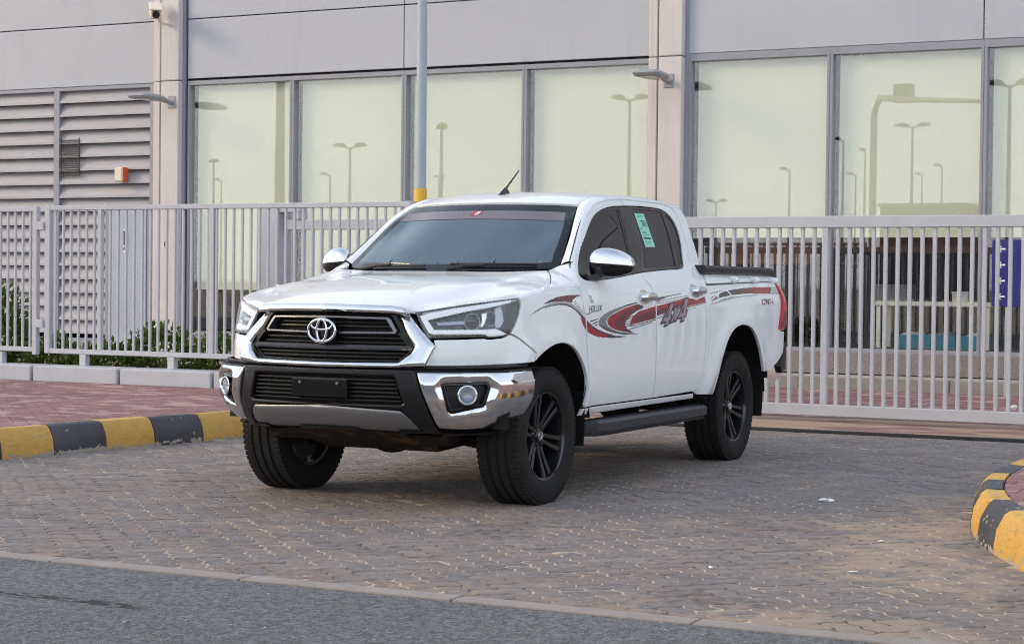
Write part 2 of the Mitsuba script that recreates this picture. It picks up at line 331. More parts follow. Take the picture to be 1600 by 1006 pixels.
structure('forecourt', sheet(sbox(-16, 7.55, 16, 12.3), .006), mat('red_far', proc(redp((102, 76, 80), (122, 92, 94))), .8, spec=.3), 'red paving between the gate and the shop front')
# ---------------------------------------------------------------- building: local axes u along the front, d into it, z up
BA, BO = -0.0071, np.array([0, 13.0, 0])
BM = trimesh.transformations.rotation_matrix(BA, (0, 0, 1)); BM[:3, 3] = BO
def bl(m): m = m.copy(); m.apply_transform(BM); return m
def bb(u0, u1, d0, d1, z0, z1, b=0.0): return bl(bx(u0, u1, d0, d1, z0, z1, b))
bg = thing('shop_building', 'long grey panelled building with large pale windows behind the gate', 'building')
ZT = 8.0; U0, U1 = -22.0, 16.0
part('backing_wall', cat_([bb(U0, U1, .05, .12, 4.12, ZT), bb(U0, -11.0, .30, .38, 0, 4.12)]), 'joint_dark', bg)
part('roof', bb(U0, U1, .12, 8.0, ZT - .2, ZT, .02), 'panel_grey', bg)
part('side_wall', cat_([bb(U0, U0 + .1, .12, 8, 0, ZT - .2), bb(U1 - .1, U1, .12, 8, 0, ZT - .2), bb(U0, U1, 7.9, 8, 0, ZT - .2)]), 'panel_grey', bg)
rowsz = [(4.165, 5.066), (5.082, 5.98), (5.996, 6.9), (6.916, ZT)]
for z0, z1 in rowsz:
    for u0, u1 in ((-21.9, -15.66), (-15.645, -11.80), (-11.235, -7.56), (-7.545, -3.845), (-3.325, .425), (.44, 4.18), (4.195, 7.93), (7.945, 11.6)):
        part('wall_panel', bb(u0, u1, 0, .045, z0 + (.035 if u0 > -12 and z0 < 4.2 else 0), z1, .004), 'panel_grey', bg)
for u in (-11.79, -3.84, 4.2 + .0, 11.65)[:2] + (11.66,):
    c = 'column'
    for z0, z1 in ((.16, 4.16), (4.172, ZT)):
        w = .47
        part('column_strip', bb(u, u + .115, -.10, .045, z0, z1, .006), 'column_beige', bg)
        part('column', bb(u + .145, u + w, -.115, .045, z0, z1, .012), 'column_beige', bg)
    part('column_joint', cat_([bb(u + .115, u + .145, -.06, .045, .16, ZT), bb(u + w, u + w + .05, -.02, .045, .16, ZT)]), 'alu_grey', bg)
# plinth and its kerb
part('plinth', bb(-11.3, 12, -.02, .30, .16, .432, .006), 'granite', bg)
for i, u in enumerate(np.arange(-20, 12, .92)):
    part('plinth_kerb_stone', bb(u + .004, u + .916, -.62, -.021, -.05, .15 + .004 * rng.random(), .012), 'plain_concrete', bg)
# windows
def bay(edges, zb, blind_bottom, header):
    for u0, u1 in zip(edges[:-1], edges[1:]):
        wd = numbered(f'{bg}__window')
        fr = [bb(u0, u1, .0, .13, 4.10, header, .004), bb(u0, u1, -.015, .13, zb - .06, zb, .006)]
        for u, s in ((u0, 1), (u1, -1)): fr.append(bb(*sorted((u + s * .002, u + s * .038)), -.004, .13, zb + .001, 4.099, .003))
        scene[wd] = mikit.ply(cat_(fr), 'alu_grey')
        part('pane', bl(tm([(u0 + .036, .062, zb), (u1 - .036, .062, zb), (u1 - .036, .062, 4.10), (u0 + .036, .062, 4.10)], [[0, 1, 2], [0, 2, 3]])), 'window_glass', wd)
        part('blind', cat_([bb(u0 + .085, u1 - .045, .150, .154, blind_bottom, 4.098), bb(u0 + .085, u1 - .045, .142, .162, blind_bottom - .025, blind_bottom)]), 'blind', wd)
bay([-11.235, -9.40, -7.545], .475, 1.12, 4.165); bay([-7.545, -5.68, -3.845], .475, 1.7, 4.165)
bay([-3.325, -1.45, .445], .475, 1.87, 4.195); bay([.445, 2.30, 4.19, 6.05, 7.9, 9.8, 11.64], .475, 1.87, 4.195)
# the room behind the glass
rm = [bb(-11.3, 12, .2, 6.0, .44, .47)]
part('room_floor', rm[0], 'interior_floor', bg)
part('room_wall', cat_([bb(-11.3, 12, 5.8, 5.9, .47, 4.2), bb(-11.4, -11.3, .2, 5.9, .47, 4.2), bb(12, 12.1, .2, 5.9, .47, 4.2)]), 'interior_dark', bg)
part('room_ceiling', bb(-11.3, 12, .13, 5.9, 4.2, 4.25), 'interior_dark', bg)
part('timber_ceiling_panel', cat_([bb(-3.2, 6.0, 1.9, 3.4, 1.70, 1.98, .01), bb(-3.25, -1.95, .9, 1.9, 1.52, 1.95, .01)]), 'interior_wood', bg)
tb = thing('display_table', 'white table behind the shop window with boxes on it', 'table')
part('table_top', bb(-1.05, .42, .7, 1.3, 1.00, 1.06, .01), 'white_plastic', tb)
for u, d in ((-1.0, .75), (.37, .75), (-1.0, 1.25), (.37, 1.25)): part('leg', bb(u - .025, u + .025, d - .025, d + .025, .47, 1.0), 'white_plastic', tb)
for i, (u, w, lab) in enumerate([(-.62, .17, 'leftmost blue bin under the white table behind the window'), (-.25, .2, 'middle blue bin under the white table behind the window'), (.18, .15, 'rightmost blue bin under the white table behind the window')]):
    k = thing('storage_bin', lab, 'bin', 'blue bins under the table')
    m = extrude(sbox(-w, -.2, w, .2).buffer(.02).difference(sbox(-w + .01, -.19, w - .01, .19)), .17); m = cat_([m, bx(-w, w, -.2, .2, 0, .02)]); m.apply_translation((u, 1.0, .47)); part('tub', bl(m), 'bin_blue', k)
    l = []
    for q in range(5):
        s = trimesh.creation.icosphere(2, .085); s.vertices *= (1.2, 1, .6); s.vertices += .03 * (meshkit.noise(s.vertices * 9 + q * 5)[:, None] - .5); s.apply_translation((u + rng.uniform(-w + .1, w - .1), 1.0 + rng.uniform(-.08, .08), .62)); l.append(s)
    part('contents', bl(cat_(l)), 'white_cloth' if i != 1 else 'grey_cloth', k, smooth=True)
for i, (u, z, w, h, m, lab) in enumerate([(-.85, 1.06, .22, .18, 'grey_cloth', 'grey carton at the left end of the white display table'), (.0, 1.06, .10, .10, 'white_cloth', 'small white box at the right end of the white display table')]):
    k = thing('carton', lab, 'box'); part('body', bb(u - w, u + w, .85, 1.15, z, z + h, .006), m, k); part('lid', bb(u - w - .006, u + w + .006, .844, 1.156, z + h, z + h + .03, .006), m, k)
rr = np.random.default_rng(3)
def garment(w, h, seed):
    "a garment on a hanger: shoulders, folds and a hem"
    nu, nz = 13, 16; v = []; q = np.random.default_rng(seed); ph = q.uniform(0, 6)
    for side in (-1, 1):
        for a in np.linspace(0, 1, nz):
            ww = w * (.18 + .82 * min(1, a / .12) ** .6) * (1 - .12 * a + .05 * math.sin(5 * a + ph))
            for b in np.linspace(-1, 1, nu):
                v.append((b * ww / 2, side * (.05 * (1 - b * b) + .004) + .018 * math.sin(9 * b + ph + 2 * a) * a, -a * h))
    f = []
    for s in (0, 1):
        o = s * nu * nz
        for i in range(nz - 1):
            for j in range(nu - 1):
                p = o + i * nu + j; f += ([[p, p + 1, p + nu + 1], [p, p + nu + 1, p + nu]] if s == 0 else [[p, p + nu + 1, p + 1], [p, p + nu, p + nu + 1]])
    return tm(v, f)
places = ['behind the carton', 'near the shop window mullion', 'right of the blue bins', 'close to the blue sign', 'beside the truck tail', 'deep in the shop']
for rk_i, (u0, u1, d0, zz) in enumerate([(-3.1, -1.6, 1.9, 1.55), (-1.3, .4, 3.2, 1.78), (.6, 2.3, 2.0, 1.7)]):
    k = thing('clothes_rack', ['clothes rack inside the shop, seen just behind the truck tail', 'clothes rack deep inside the shop beyond the white table', 'clothes rack inside the shop behind the blue sign'][rk_i], 'clothes rack')
    part('rail', bl(tube([(u0, d0, zz), (u1, d0, zz)], .014)), 'alu_grey', k)
    for u in (u0, u1): part('upright', bl(tube([(u, d0, .47), (u, d0, zz)], .014)), 'alu_grey', k)
    for n_, u in enumerate(np.arange(u0 + .1, u1 - .08, .17)):
        m = garment(.40, rr.uniform(.6, .85), 100 * rk_i + n_); m.apply_transform(trimesh.transformations.rotation_matrix(rr.uniform(.5, 1.3), (0, 0, 1))); m.apply_translation((u, d0, zz - .03))
        part('garment', bl(m), str(rr.choice(['black_cloth', 'black_cloth', 'grey_cloth', 'black_cloth', 'black_cloth'])), k, smooth=40)
k = thing('clothes_rack', 'clothes rack with one red garment behind the left window', 'clothes rack')
part('rail', bl(tube([(-11.0, 1.0, 1.5), (-8.2, 1.0, 1.5)], .014)), 'alu_grey', k)
for u in (-11.0, -8.2): part('upright', bl(tube([(u, 1.0, .47), (u, 1.0, 1.5)], .014)), 'alu_grey', k)
for n_, u in enumerate(np.arange(-10.85, -8.3, .24)):
    m = garment(.45, .9, 500 + n_); m.apply_translation((u, 1.0 + .02 * (n_ % 2), 1.46)); part('garment', bl(m), 'red_cloth' if n_ == 1 else ['black_cloth', 'grey_cloth', 'black_cloth'][n_ % 3], k, smooth=40)

# louvred bay on the left
lv = numbered(f'{bg}__louvre_bay')
lf = [bb(u - .055, u + .055, -.03, .26, .25, 4.15, .004) for u in (-21.8, -19.7, -17.73, -15.71, -13.69, -11.85)] + [bb(-21.8, -11.9, -.03, .2, 4.10, 4.152, .004), bb(-21.8, -11.9, -.03, .2, .25, .33, .004)]
scene[lv] = mikit.ply(cat_(lf), 'alu_grey')
us = (-21.8, -19.7, -17.73, -15.71, -13.69, -11.85)
for a, b in zip(us[:-1], us[1:]):
    for i in range(18):
        z = 4.115 - .207 * (i + 1)
        if z < .3: break
        pr = Polygon([(.10, z + .222), (-.012, z + .045), (-.022, z + .038), (-.022, z + .008), (-.010, z + .008), (-.010, z + .034), (.107, z + .214)])
        m = trimesh.creation.extrude_polygon(pr, b - a - .114, engine='earcut'); v = m.vertices; m.vertices = np.c_[a + .057 + v[:, 2], v[:, 0], v[:, 1]]; m.invert()
        part('slat', bl(m), 'louvre_grey', lv)
part('louvre_base', bb(-21.8, -11.8, -.05, .3, 0, .249, .01), 'plain_concrete', bg)
dr_ = numbered(f'{bg}__door'); scene[dr_] = mikit.ply(cat_([bb(-12.62, -11.92, -.085, -.04, .16, 2.28, .006)]), 'door_grey'); labels[dr_] = {'label': 'plain blue grey steel door in the louvred bay'}
part('frame', cat_([bb(-12.70, -12.625, -.07, .02, .16, 2.36, .004), bb(-11.915, -11.86, -.07, .02, .16, 2.36, .004), bb(-12.62, -11.92, -.07, .02, 2.285, 2.36, .004)]), 'alu_grey', dr_)
part('notice', bb(-12.34, -12.25, -.090, -.086, 1.63, 1.98), 'sign_white', dr_)
part('lock_plate', bb(-12.33, -12.26, -.105, -.091, 1.74, 1.96, .008), 'black_paint', dr_)
part('red_mark', bl(tm([(-12.335, -.0925, 1.72), (-12.255, -.0925, 1.72), (-12.335, -.0925, 1.66)], [[0, 2, 1]])), 'red_cloth', dr_)
vg = numbered(f'{bg}__vent_grille'); scene[vg] = mikit.ply(cat_([bb(-13.60, -13.25, -.03, -.024, z, z + .014) for z in np.arange(2.80, 3.36, .03)] + [bb(-13.61, -13.595, -.035, -.022, 2.79, 3.38), bb(-13.255, -13.24, -.035, -.022, 2.79, 3.38)]), 'dark_metal')

# things fixed to the front
k = thing('wall_siren', 'small cream and orange alarm box on the grey louvres', 'alarm')
part('housing', bb(-12.47, -12.318, -.16, -.03, 2.69, 2.91, .02), 'cream_plastic', k); part('lens', bb(-12.317, -12.297, -.15, -.03, 2.69, 2.91, .010), 'orange_plastic', k)
k = thing('security_camera', 'cream security camera high on the left column', 'camera')
hm = cat_([bx(-.055, .055, -.16, .16, -.05, .05, .012)]); vis = bx(-.065, .065, -.22, .17, .05, .062, .004); lens = revolve([(0, .0), (.034, 0), (.036, .02), (0, .02)], 20); lens.apply_transform(trimesh.transformations.rotation_matrix(math.pi / 2, (1, 0, 0))); lens.apply_translation((0, -.165, 0))
R_ = trimesh.transformations.rotation_matrix(math.radians(40), (0, 0, 1)) @ trimesh.transformations.rotation_matrix(math.radians(18), (1, 0, 0))
for nm, m, mt in (('housing', hm, 'cream_plastic'), ('sun_shield', vis, 'cream_plastic'), ('lens', lens, 'black_paint')):
    m.apply_scale(1.45); m.apply_transform(R_); m.apply_translation((-11.53, -.40, 5.15)); part(nm, bl(m), mt, k)
part('bracket', bl(tube([(-11.52, -.11, 5.0), (-11.52, -.26, 5.0), (-11.53, -.34, 5.05)], .022)), 'cream_plastic', k)
k = thing('socket_box', 'tiny dark outlet on the left column behind the fence bars', 'outlet'); part('cover', bb(-11.55, -11.50, -.13, -.116, 1.72, 1.80, .006), 'black_paint', k); part('screw', bb(-11.53, -11.515, -.134, -.131, 1.69, 1.70), 'black_paint', k)
def wall_lamp(u, lab):
    k = thing('wall_lamp', lab, 'lamp', 'flat lamps on the columns')
    out = Polygon([(-.13, -.95), (.13, -.95), (.16, -.86), (.14, -.5), (.085, -.36), (-.085, -.36), (-.14, -.5), (-.16, -.86)]).buffer(.02)
    hd = []
    rings = [(-.012, 0), (0, .03), (-.02, .062), (-.07, .08)]
    P0 = None; v = []; f = []
    base = np.array(out.exterior.segmentize(.05).coords)[:-1]; n = len(base); cen = base.mean(0)
    for s, z in rings: v.append(np.c_[cen + (base - cen) * (1 + s / .16), np.full(n, z)])
    v = np.vstack(v + [np.r_[cen, 0][None], np.r_[cen, .085][None]])
    for r in range(3):
        for i in range(n): j = (i + 1) % n; f += [[r * n + i, r * n + j, (r + 1) * n + j], [r * n + i, (r + 1) * n + j, (r + 1) * n + i]]
    for i in range(n): j = (i + 1) % n; f += [[4 * n, j, i], [4 * n + 1, 3 * n + i, 3 * n + j]]
    m = tm(v, f); m.apply_translation((u, 0, 3.84)); part('head', bl(m), 'lamp_grey', k, smooth=40)
    part('lens', bb(u - .10, u + .10, -.88, -.55, 3.832, 3.8395, .003), 'lamp_lens', k)
    part('arm', bl(tube([(u, -.116, 3.84), (u, -.24, 3.855), (u, -.40, 3.875)], .035)), 'lamp_grey', k); part('wall_plate', bb(u - .07, u + .07, -.13, -.116, 3.76, 3.94, .006), 'lamp_grey', k)
wall_lamp(-11.44, 'flat grey lamp sticking out from the left column by the louvres'); wall_lamp(-3.55, 'flat grey lamp sticking out from the column above the pickup')

# ---------------------------------------------------------------- fence, gate, pole, sign
def bar_shapes(x, y, z0, z1, w=.025): return bx(x - w / 2, x + w / 2, y - w / 2, y + w / 2, z0, z1, .005)
fe = thing('fence', 'light grey steel bar fence on the grey planter blocks at the left', 'fence')
def leaf(x0, x1, y, z0, z1, rail_h, rail_d, pitch, parent, bw=.026, xs=None, cuts=None):
    for z in ((z0, z0 + rail_h), (z1 - rail_h, z1)): part('rail', bx(x0, x1, y - rail_d / 2, y + rail_d / 2, *z, .006), 'fence_paint', parent)
    for x in xs if xs is not None else np.arange(x0 + pitch, x1 - .03, pitch): part('bar', bar_shapes(x, y, z0 + rail_h - .004, z1 - rail_h + .004, bw), 'fence_paint', parent)
leaf(-7.47, -3.17, 5.6, .46, 1.97, .05, .05, .1, fe, xs=np.arange(-7.35, -3.25, .1))
part('post', bx(-7.475, -7.405, 5.57, 5.63, .46, 1.975, .006), 'fence_paint', fe); part('post', bx(-6.795, -6.745, 5.574, 5.626, .505, 1.925, .006), 'fence_paint', fe); part('post', bx(-5.43, -5.37, 5.574, 5.626, .505, 1.925, .006), 'fence_paint', fe)
part('post', bx(-3.23, -3.17, 5.57, 5.63, .2, 1.975, .006), 'fence_paint', fe)
for x in (-8.06, -6.97, -5.87, -4.77, -3.67): part('foot', bx(x - .04, x + .04, 5.565, 5.635, .345, .459, .004), 'fence_paint', fe)
f2 = thing('fence_gate', 'narrow grey bar gate leaf at the far left edge of the fence', 'gate')
leaf(-9.2, -7.58, 5.6, .47, 1.96, .05, .05, .1, f2, xs=np.arange(-9.08, -7.68, .1)); part('post', bx(-7.635, -7.575, 5.57, 5.63, .44, 1.965, .006), 'fence_paint', f2)
for z in (.72, 1.72): part('hinge', bx(-7.574, -7.476, 5.55, 5.60, z, z + .085, .006), 'fence_paint', f2)
for i, (a, b) in enumerate([(-10.4, -9.02), (-9.0, -7.435), (-7.405, -6.335), (-6.305, -5.21), (-5.18, -4.1), (-4.07, -3.1)]):
    q = thing('planter_block', ['grey concrete planter block under the fence gate, beyond the left edge', 'grey concrete planter block at the left edge under the fence gate', 'second grey planter block from the left under the fence', 'third grey planter block, its right end near the pickup bumper', 'grey planter block just hidden behind the pickup front corner', 'grey planter block fully behind the pickup bonnet'][i], 'planter', None)
    part('block', bx(a, b, 5.32, 5.66, .18, .345, .012), 'fence_paint', q)
    part('base', bx(a + .02, b - .02, 5.34, 5.64, .14, .181), 'concrete', q)
gt = thing('sliding_gate', 'wide light grey bar sliding gate behind the pickup', 'gate')
leaf(-5.45, 8.2, 7.0, .055, 1.865, .105, .07, .1098, gt, bw=.034, xs=.0185 + .1098 * np.arange(-49, 74))
for x in (.345, 5.1, -2.6): part('stile', bx(x - .03, x + .03, 6.972, 7.028, .158, 1.762, .006), 'fence_paint', gt)
gp = thing('gate_post', 'wide grey gate post with bracket seen through the left fence', 'post')
part('post', bx(-5.78, -5.52, 6.9, 7.16, .0, 2.0, .01), 'fence_paint', gp); part('guide_bracket', cat_([bx(-5.52, -5.27, 6.93, 7.1, 1.94, 2.02, .006), bx(-5.33, -5.27, 6.93, 7.1, 1.87, 1.94, .004)]), 'fence_paint', gp)
pl = thing('lamp_post', 'tall grey pole with yellow band standing behind the pickup roof', 'pole')
part('shaft', revolve([(.060, 2.30), (.058, 4.06), (.0, 4.06)], 24).apply_translation((-5.10, 9.2, 0)), 'pole_grey', pl, smooth=40)
part('upper_shaft', revolve([(.0, 4.062), (.055, 4.062), (.046, 7.8), (0, 7.8)], 24).apply_translation((-5.10, 9.2, 0)), 'pole_grey', pl, smooth=40)
for i, (z0, z1) in enumerate(((0, .5), (.5, .95), (.95, 1.4), (1.4, 1.75), (1.75, 2.145), (2.145, 2.30))):
    part('painted_band', revolve([(0, z0 + .001), (.072, z0 + .001), (.072, z1 - .001), (0, z1 - .001)], 24).apply_translation((-5.10, 9.2, 0)), 'pole_yellow' if i % 2 else 'black_paint', pl, smooth=40)
sg = thing('direction_sign', 'dark blue sign with four white arrows behind the gate at the right edge', 'sign')
part('board', bx(.785, 1.22, 11.985, 12.01, 1.03, 1.785, .004), 'sign_blue', sg)
part('post', bx(.935, 1.0, 12.011, 12.06, .0, 1.6, .004), 'pole_grey', sg)
ar = Polygon([(0, 0), (.035, .034), (.048, .034), (.026, .009), (.085, .009), (.085, -.009), (.026, -.009), (.048, -.034), (.035, -.034)])
for z in (1.68, 1.50, 1.32, 1.14):
    m = extrude(ar, .003); v = m.vertices; m.vertices = np.c_[v[:, 0] + .850, 11.984 - v[:, 2], v[:, 1] + z]; part('arrow', m, 'sign_white', sg)
# shrubs behind the fence
def shrub(cx, cy, z0, w, h, lab, seed, n=420):
    r = np.random.default_rng(seed); k = thing('shrub', lab, 'shrub', None); st = []
    for i in range(9):
        a = r.uniform(0, 6.28); e = np.array([cx + .38 * w * math.cos(a), cy + .16 * math.sin(a), z0 + h * r.uniform(.5, .95)]); st.append(tube(spline([(cx + .05 * math.cos(a), cy, z0), ((cx + e[0]) / 2, (cy + e[1]) / 2 + .02, z0 + h * .4), tuple(e)], 4), [.008] * 4 + [.007, .006, .005, .004, .003], 5))
    part('stem', cat_(st), 'stem_brown', k)
    u = r.normal(0, 1, (n, 3)); u /= np.linalg.norm(u, axis=1, keepdims=True); rad = r.uniform(.35, 1, (n, 1)) ** .6
    lump = .72 + .5 * meshkit.noise(u * 2.2 + seed)[:, None]
    c = np.array([cx, cy, z0 + h * .52]) + u * rad * lump * np.array([w * .52, .26, h * .50]); c[:, 2] = np.maximum(c[:, 2], z0 + .02)
    d = u * .6 + r.normal(0, .5, (n, 3)) + [0, 0, .35]; d /= np.linalg.norm(d, axis=1, keepdims=True); s = np.cross(d, r.normal(0, 1, (n, 3))); s /= np.linalg.norm(s, axis=1, keepdims=True)
    L = r.uniform(.05, .095, (n, 1)); W = L * .30; up = np.cross(s, d) * L * .12
    v = np.stack([c, c + d * L * .4 + s * W + up, c + d * L, c + d * L * .4 - s * W + up], 1).reshape(-1, 3); o = np.arange(n)[:, None] * 4
    part('foliage', tm(v, np.vstack([o + [0, 1, 2], o + [0, 2, 3]])), 'leaf', k)
for i, (x, w, h, lab) in enumerate([(-8.5, .9, 1.15, 'tallest green shrub behind the narrow gate at the left edge'), (-7.75, .8, .55, 'low green shrub behind the gap between the fence sections'), (-7.0, .9, .5, 'low green shrub behind the louvred part of the fence, right of the gap'), (-6.3, .9, .75, 'upright green shrub before the steel door'), (-5.55, .9, .68, 'green shrub left of the pickup, before the left column'), (-4.8, .9, .72, 'green shrub peeping out beside the pickup headlight'), (-4.0, .9, .7, 'green shrub hidden behind the pickup bonnet')]):
    shrub(x, 6.05, .02, w, (h + .18) * .80, lab, 40 + i, 1100 if i != 0 else 1900)
structure('planting_bed', sheet(sbox(-12, 5.67, -3.3, 6.6), .03), mat('soil', proc(conc((96, 76, 58), (124, 100, 78), 12)), .95, spec=.1), 'brown soil bed behind the planter blocks')
# litter on the paving
for i, (x, y, s, a, lab) in enumerate([(2.2, .95, .05, .3, 'flat white paper scrap lying on the paving right of the rear wheel'), (2.92, -.55, .022, 1.2, 'small white cigarette end lying in front of the curved kerb'), (3.07, -1.55, .02, .4, 'white cigarette end nearest to the asphalt on the right'), (2.5, -1.75, .02, 2.0, 'white cigarette end on the paving, left of the sandy patch'), (1.53, 9.6, .034, 0, 'crumpled white tissue on the red paving behind the gate')]):
    k = numbered('litter'); m = trimesh.creation.icosphere(2, s); m.vertices *= (1, .45, .16 if i != 4 else .7); m.vertices += s * .25 * (meshkit.noise(m.vertices / s * 2.2 + i * 3)[:, None] - .5); m.apply_transform(trimesh.transformations.rotation_matrix(a, (0, 0, 1))); m.apply_translation((x, y, s * .1 + .004 if i != 4 else .04))
    scene[k] = mikit.ply(m, 'litter_white', smooth=True); tag(k, lab, 'litter')
k = numbered('dry_leaf'); m = trimesh.creation.icosphere(2, .035); m.vertices *= (1, .6, .2); m.apply_translation((3.27, .12, .012)); scene[k] = mikit.ply(m, 'litter_brown', smooth=True); tag(k, 'curled brown dry leaf at the foot of the curved kerb', 'leaf')
# ---------------------------------------------------------------- pickup: surfaces (front axle at the origin, nose towards -y, x to its left)
class Sweep:
    "a plan line swept with a height profile: S(s, z, off) -> points"
    def __init__(self, plan, prof, front=None, fr=(.5, 1.1), flares=()):
        P = spline(np.array(plan), step=.004); d = np.gradient(P, axis=0); L = np.r_[0, np.cumsum(np.linalg.norm(np.diff(P, axis=0), axis=1))]
        d /= np.linalg.norm(d, axis=1, keepdims=True); k = 15
        nrm = np.c_[d[:, 1], -d[:, 0]]
        for c in (0, 1): nrm[:, c] = np.convolve(np.pad(nrm[:, c], k, mode='edge'), np.ones(2 * k + 1) / (2 * k + 1), mode='valid')
        nrm[0] = (0, -1) if abs(P[0, 0]) < 1e-6 else nrm[0]
        self.L, self.P, self.N = L, P, nrm / np.linalg.norm(nrm, axis=1, keepdims=True)
        self.prof = self.sm(prof); self.front = self.sm(front) if front else None; self.fr = fr; self.flares = flares
    @staticmethod
    def sm(t):
        c = spline(np.array(t, float), 12); return c[:, 0], c[:, 1]
    def D(self, s, z, y):
        d = np.interp(z, *self.prof)
        if self.front is not None:
            w = np.clip((s - self.fr[0]) / (self.fr[1] - self.fr[0]), 0, 1); w = w * w * (3 - 2 * w); d = d * w + np.interp(z, *self.front) * (1 - w)
        for yc, zc, R, a, wd in self.flares:
            r = np.hypot(y - yc, (z - zc)); d = d + a * np.exp(-((r - R) / wd) ** 2) * np.clip((z - .3) / .2, 0, 1)
        return d
    def __call__(self, s, z, off=0.0):
        s, z = np.asarray(s, float), np.asarray(z, float)
        p = np.stack([np.interp(s, self.L, self.P[:, k]) for k in (0, 1)], -1); n = np.stack([np.interp(s, self.L, self.N[:, k]) for k in (0, 1)], -1)
        n /= np.linalg.norm(n, axis=-1, keepdims=True)
        d = self.D(s, z, p[..., 1]) + off
        return np.concatenate([p + n * d[..., None], z[..., None]], -1)
    def s_of_y(self, y): i = np.argmax(self.P[:, 0]) ; m = self.P[:, 1] > -.6; return np.interp(y, self.P[m][:600000, 1], self.L[m])
SIDE = [(.38, -.12), (.44, -.075), (.47, -.055), (.52, -.036), (.60, -.017), (.70, -.006), (.82, 0), (.95, .001), (1.05, -.002), (1.12, -.010), (1.18, -.027), (1.24, -.058), (1.29, -.100), (1.34, -.136), (1.416, -.167), (1.53, -.209), (1.639, -.249), (1.714, -.277), (1.76, -.298)]
FRONT = [(.70, -.01), (.78, 0), (.86, 0), (.95, -.012), (1.05, -.034), (1.12, -.060), (1.2, -.10), (1.4, -.2)]
MU = Sweep([(0, -.915), (.2, -.903), (.36, -.876), (.48, -.845), (.60, -.790), (.70, -.715), (.79, -.605), (.848, -.49), (.884, -.35), (.907, -.17), (.917, .0), (.92, .25), (.92, .6), (.92, 1.5), (.92, 2.4), (.918, 2.9), (.914, 3.3), (.906, 3.7), (.895, 4.06), (.877, 4.19), (.83, 4.26), (.5, 4.285), (0, 4.29)],
           SIDE, FRONT, (.62, 1.25), [(0, .38, .515, .020, .085), (3.085, .38, .585, .022, .09)])
MB = Sweep([(0, -.955), (.2, -.948), (.43, -.918), (.54, -.872), (.66, -.805), (.76, -.735), (.845, -.65), (.893, -.55), (.915, -.42), (.922, -.30), (.925, -.2), (.925, 0)],
           [(.36, -.20), (.42, -.115), (.46, -.065), (.50, -.036), (.55, -.016), (.60, -.006), (.66, 0), (.76, 0), (.80, 0)])
MG = Sweep([(0, -.918), (.2, -.905), (.36, -.878), (.50, -.845), (.60, -.795), (.68, -.74), (.74, -.68)], [(.70, 0), (.9, 0), (.95, -.004), (1.05, -.018), (1.12, -.03)])
from scipy.interpolate import RBFInterpolator
# ---------------------------------------------------------------- pickup: materials
scene['car_white'] = {'type': 'twosided', 'bsdf': {'type': 'plastic', 'diffuse_reflectance': rgb(C(236, 238, 240)), 'int_ior': 1.55, 'nonlinear': False}}
mat('car_under', C(30, 28, 27), .8, spec=.3)
mat('car_black', C(26, 26, 28), .45, spec=.5)
mat('gloss_black', C(18, 18, 20), .14, spec=.5)
mat('satin_grey', C(120, 122, 126), .32, metallic=.85)
mat('skid_silver', C(134, 134, 138), .40, metallic=.75)
scene['chrome'] = {'type': 'twosided', 'bsdf': {'type': 'roughconductor', 'material': 'Cr', 'alpha': .045, 'specular_reflectance': rgb((1.25, 1.27, 1.3)) if False else rgb((1, 1, 1))}}
mat('chrome_paint', C(222, 224, 228), .07, metallic=1.0)
mat('tyre_rubber', proc(lambda p, n, uv: mix(C(25, 25, 26), C(36, 35, 34), fbm(p.x * 20, p.y * 20, p.z * 20, 3))), .82, spec=.3)
mat('rim_black', C(20, 21, 24), .16, spec=.5, clearcoat=.8)
mat('brake_dark', C(70, 66, 62), .5, metallic=.6)
mat('rust_under', proc(lambda p, n, uv: mix(C(38, 34, 31), C(86, 64, 48), smoothstep(.5, .75, fbm(p.x * 9, p.y * 9, p.z * 9, 3)))), .85, spec=.2)
mat('seat_fabric', C(96, 96, 100), .9)
mat('dash_plastic', C(52, 52, 56), .7)
mat('lamp_reflector', C(150, 158, 172), .25, metallic=.8)
mat('lamp_dark', C(30, 34, 43), .25, spec=.5)
mat('lamp_white', C(236, 238, 242), .2, spec=.5, clearcoat=.5)
mat('tail_red', C(186, 26, 30), .12, spec=.5, clearcoat=1.0)
mat('tail_dark', C(110, 14, 22), .12, spec=.5, clearcoat=1.0)
scene['lamp_glass'] = {'type': 'thindielectric', 'int_ior': 1.5}
scene['windscreen_glass'] = {'type': 'blendbsdf', 'weight': .10, 'a': {'type': 'twosided', 'bsdf': {'type': 'plastic', 'diffuse_reflectance': rgb(C(40, 48, 52)), 'int_ior': 3.0, 'specular_reflectance': rgb((.80, .95, 1.0))}}, 'b': {'type': 'thindielectric', 'int_ior': 1.5}}
scene['tinted_glass'] = {'type': 'blendbsdf', 'weight': .06, 'a': {'type': 'twosided', 'bsdf': {'type': 'plastic', 'diffuse_reflectance': rgb(C(24, 24, 26)), 'int_ior': 1.36}}, 'b': {'type': 'thindielectric', 'int_ior': 1.5}}
mat('sun_strip', C(110, 103, 114), .12, spec=.5, clearcoat=.5)
mat('wiper_black', C(20, 20, 22), .5)

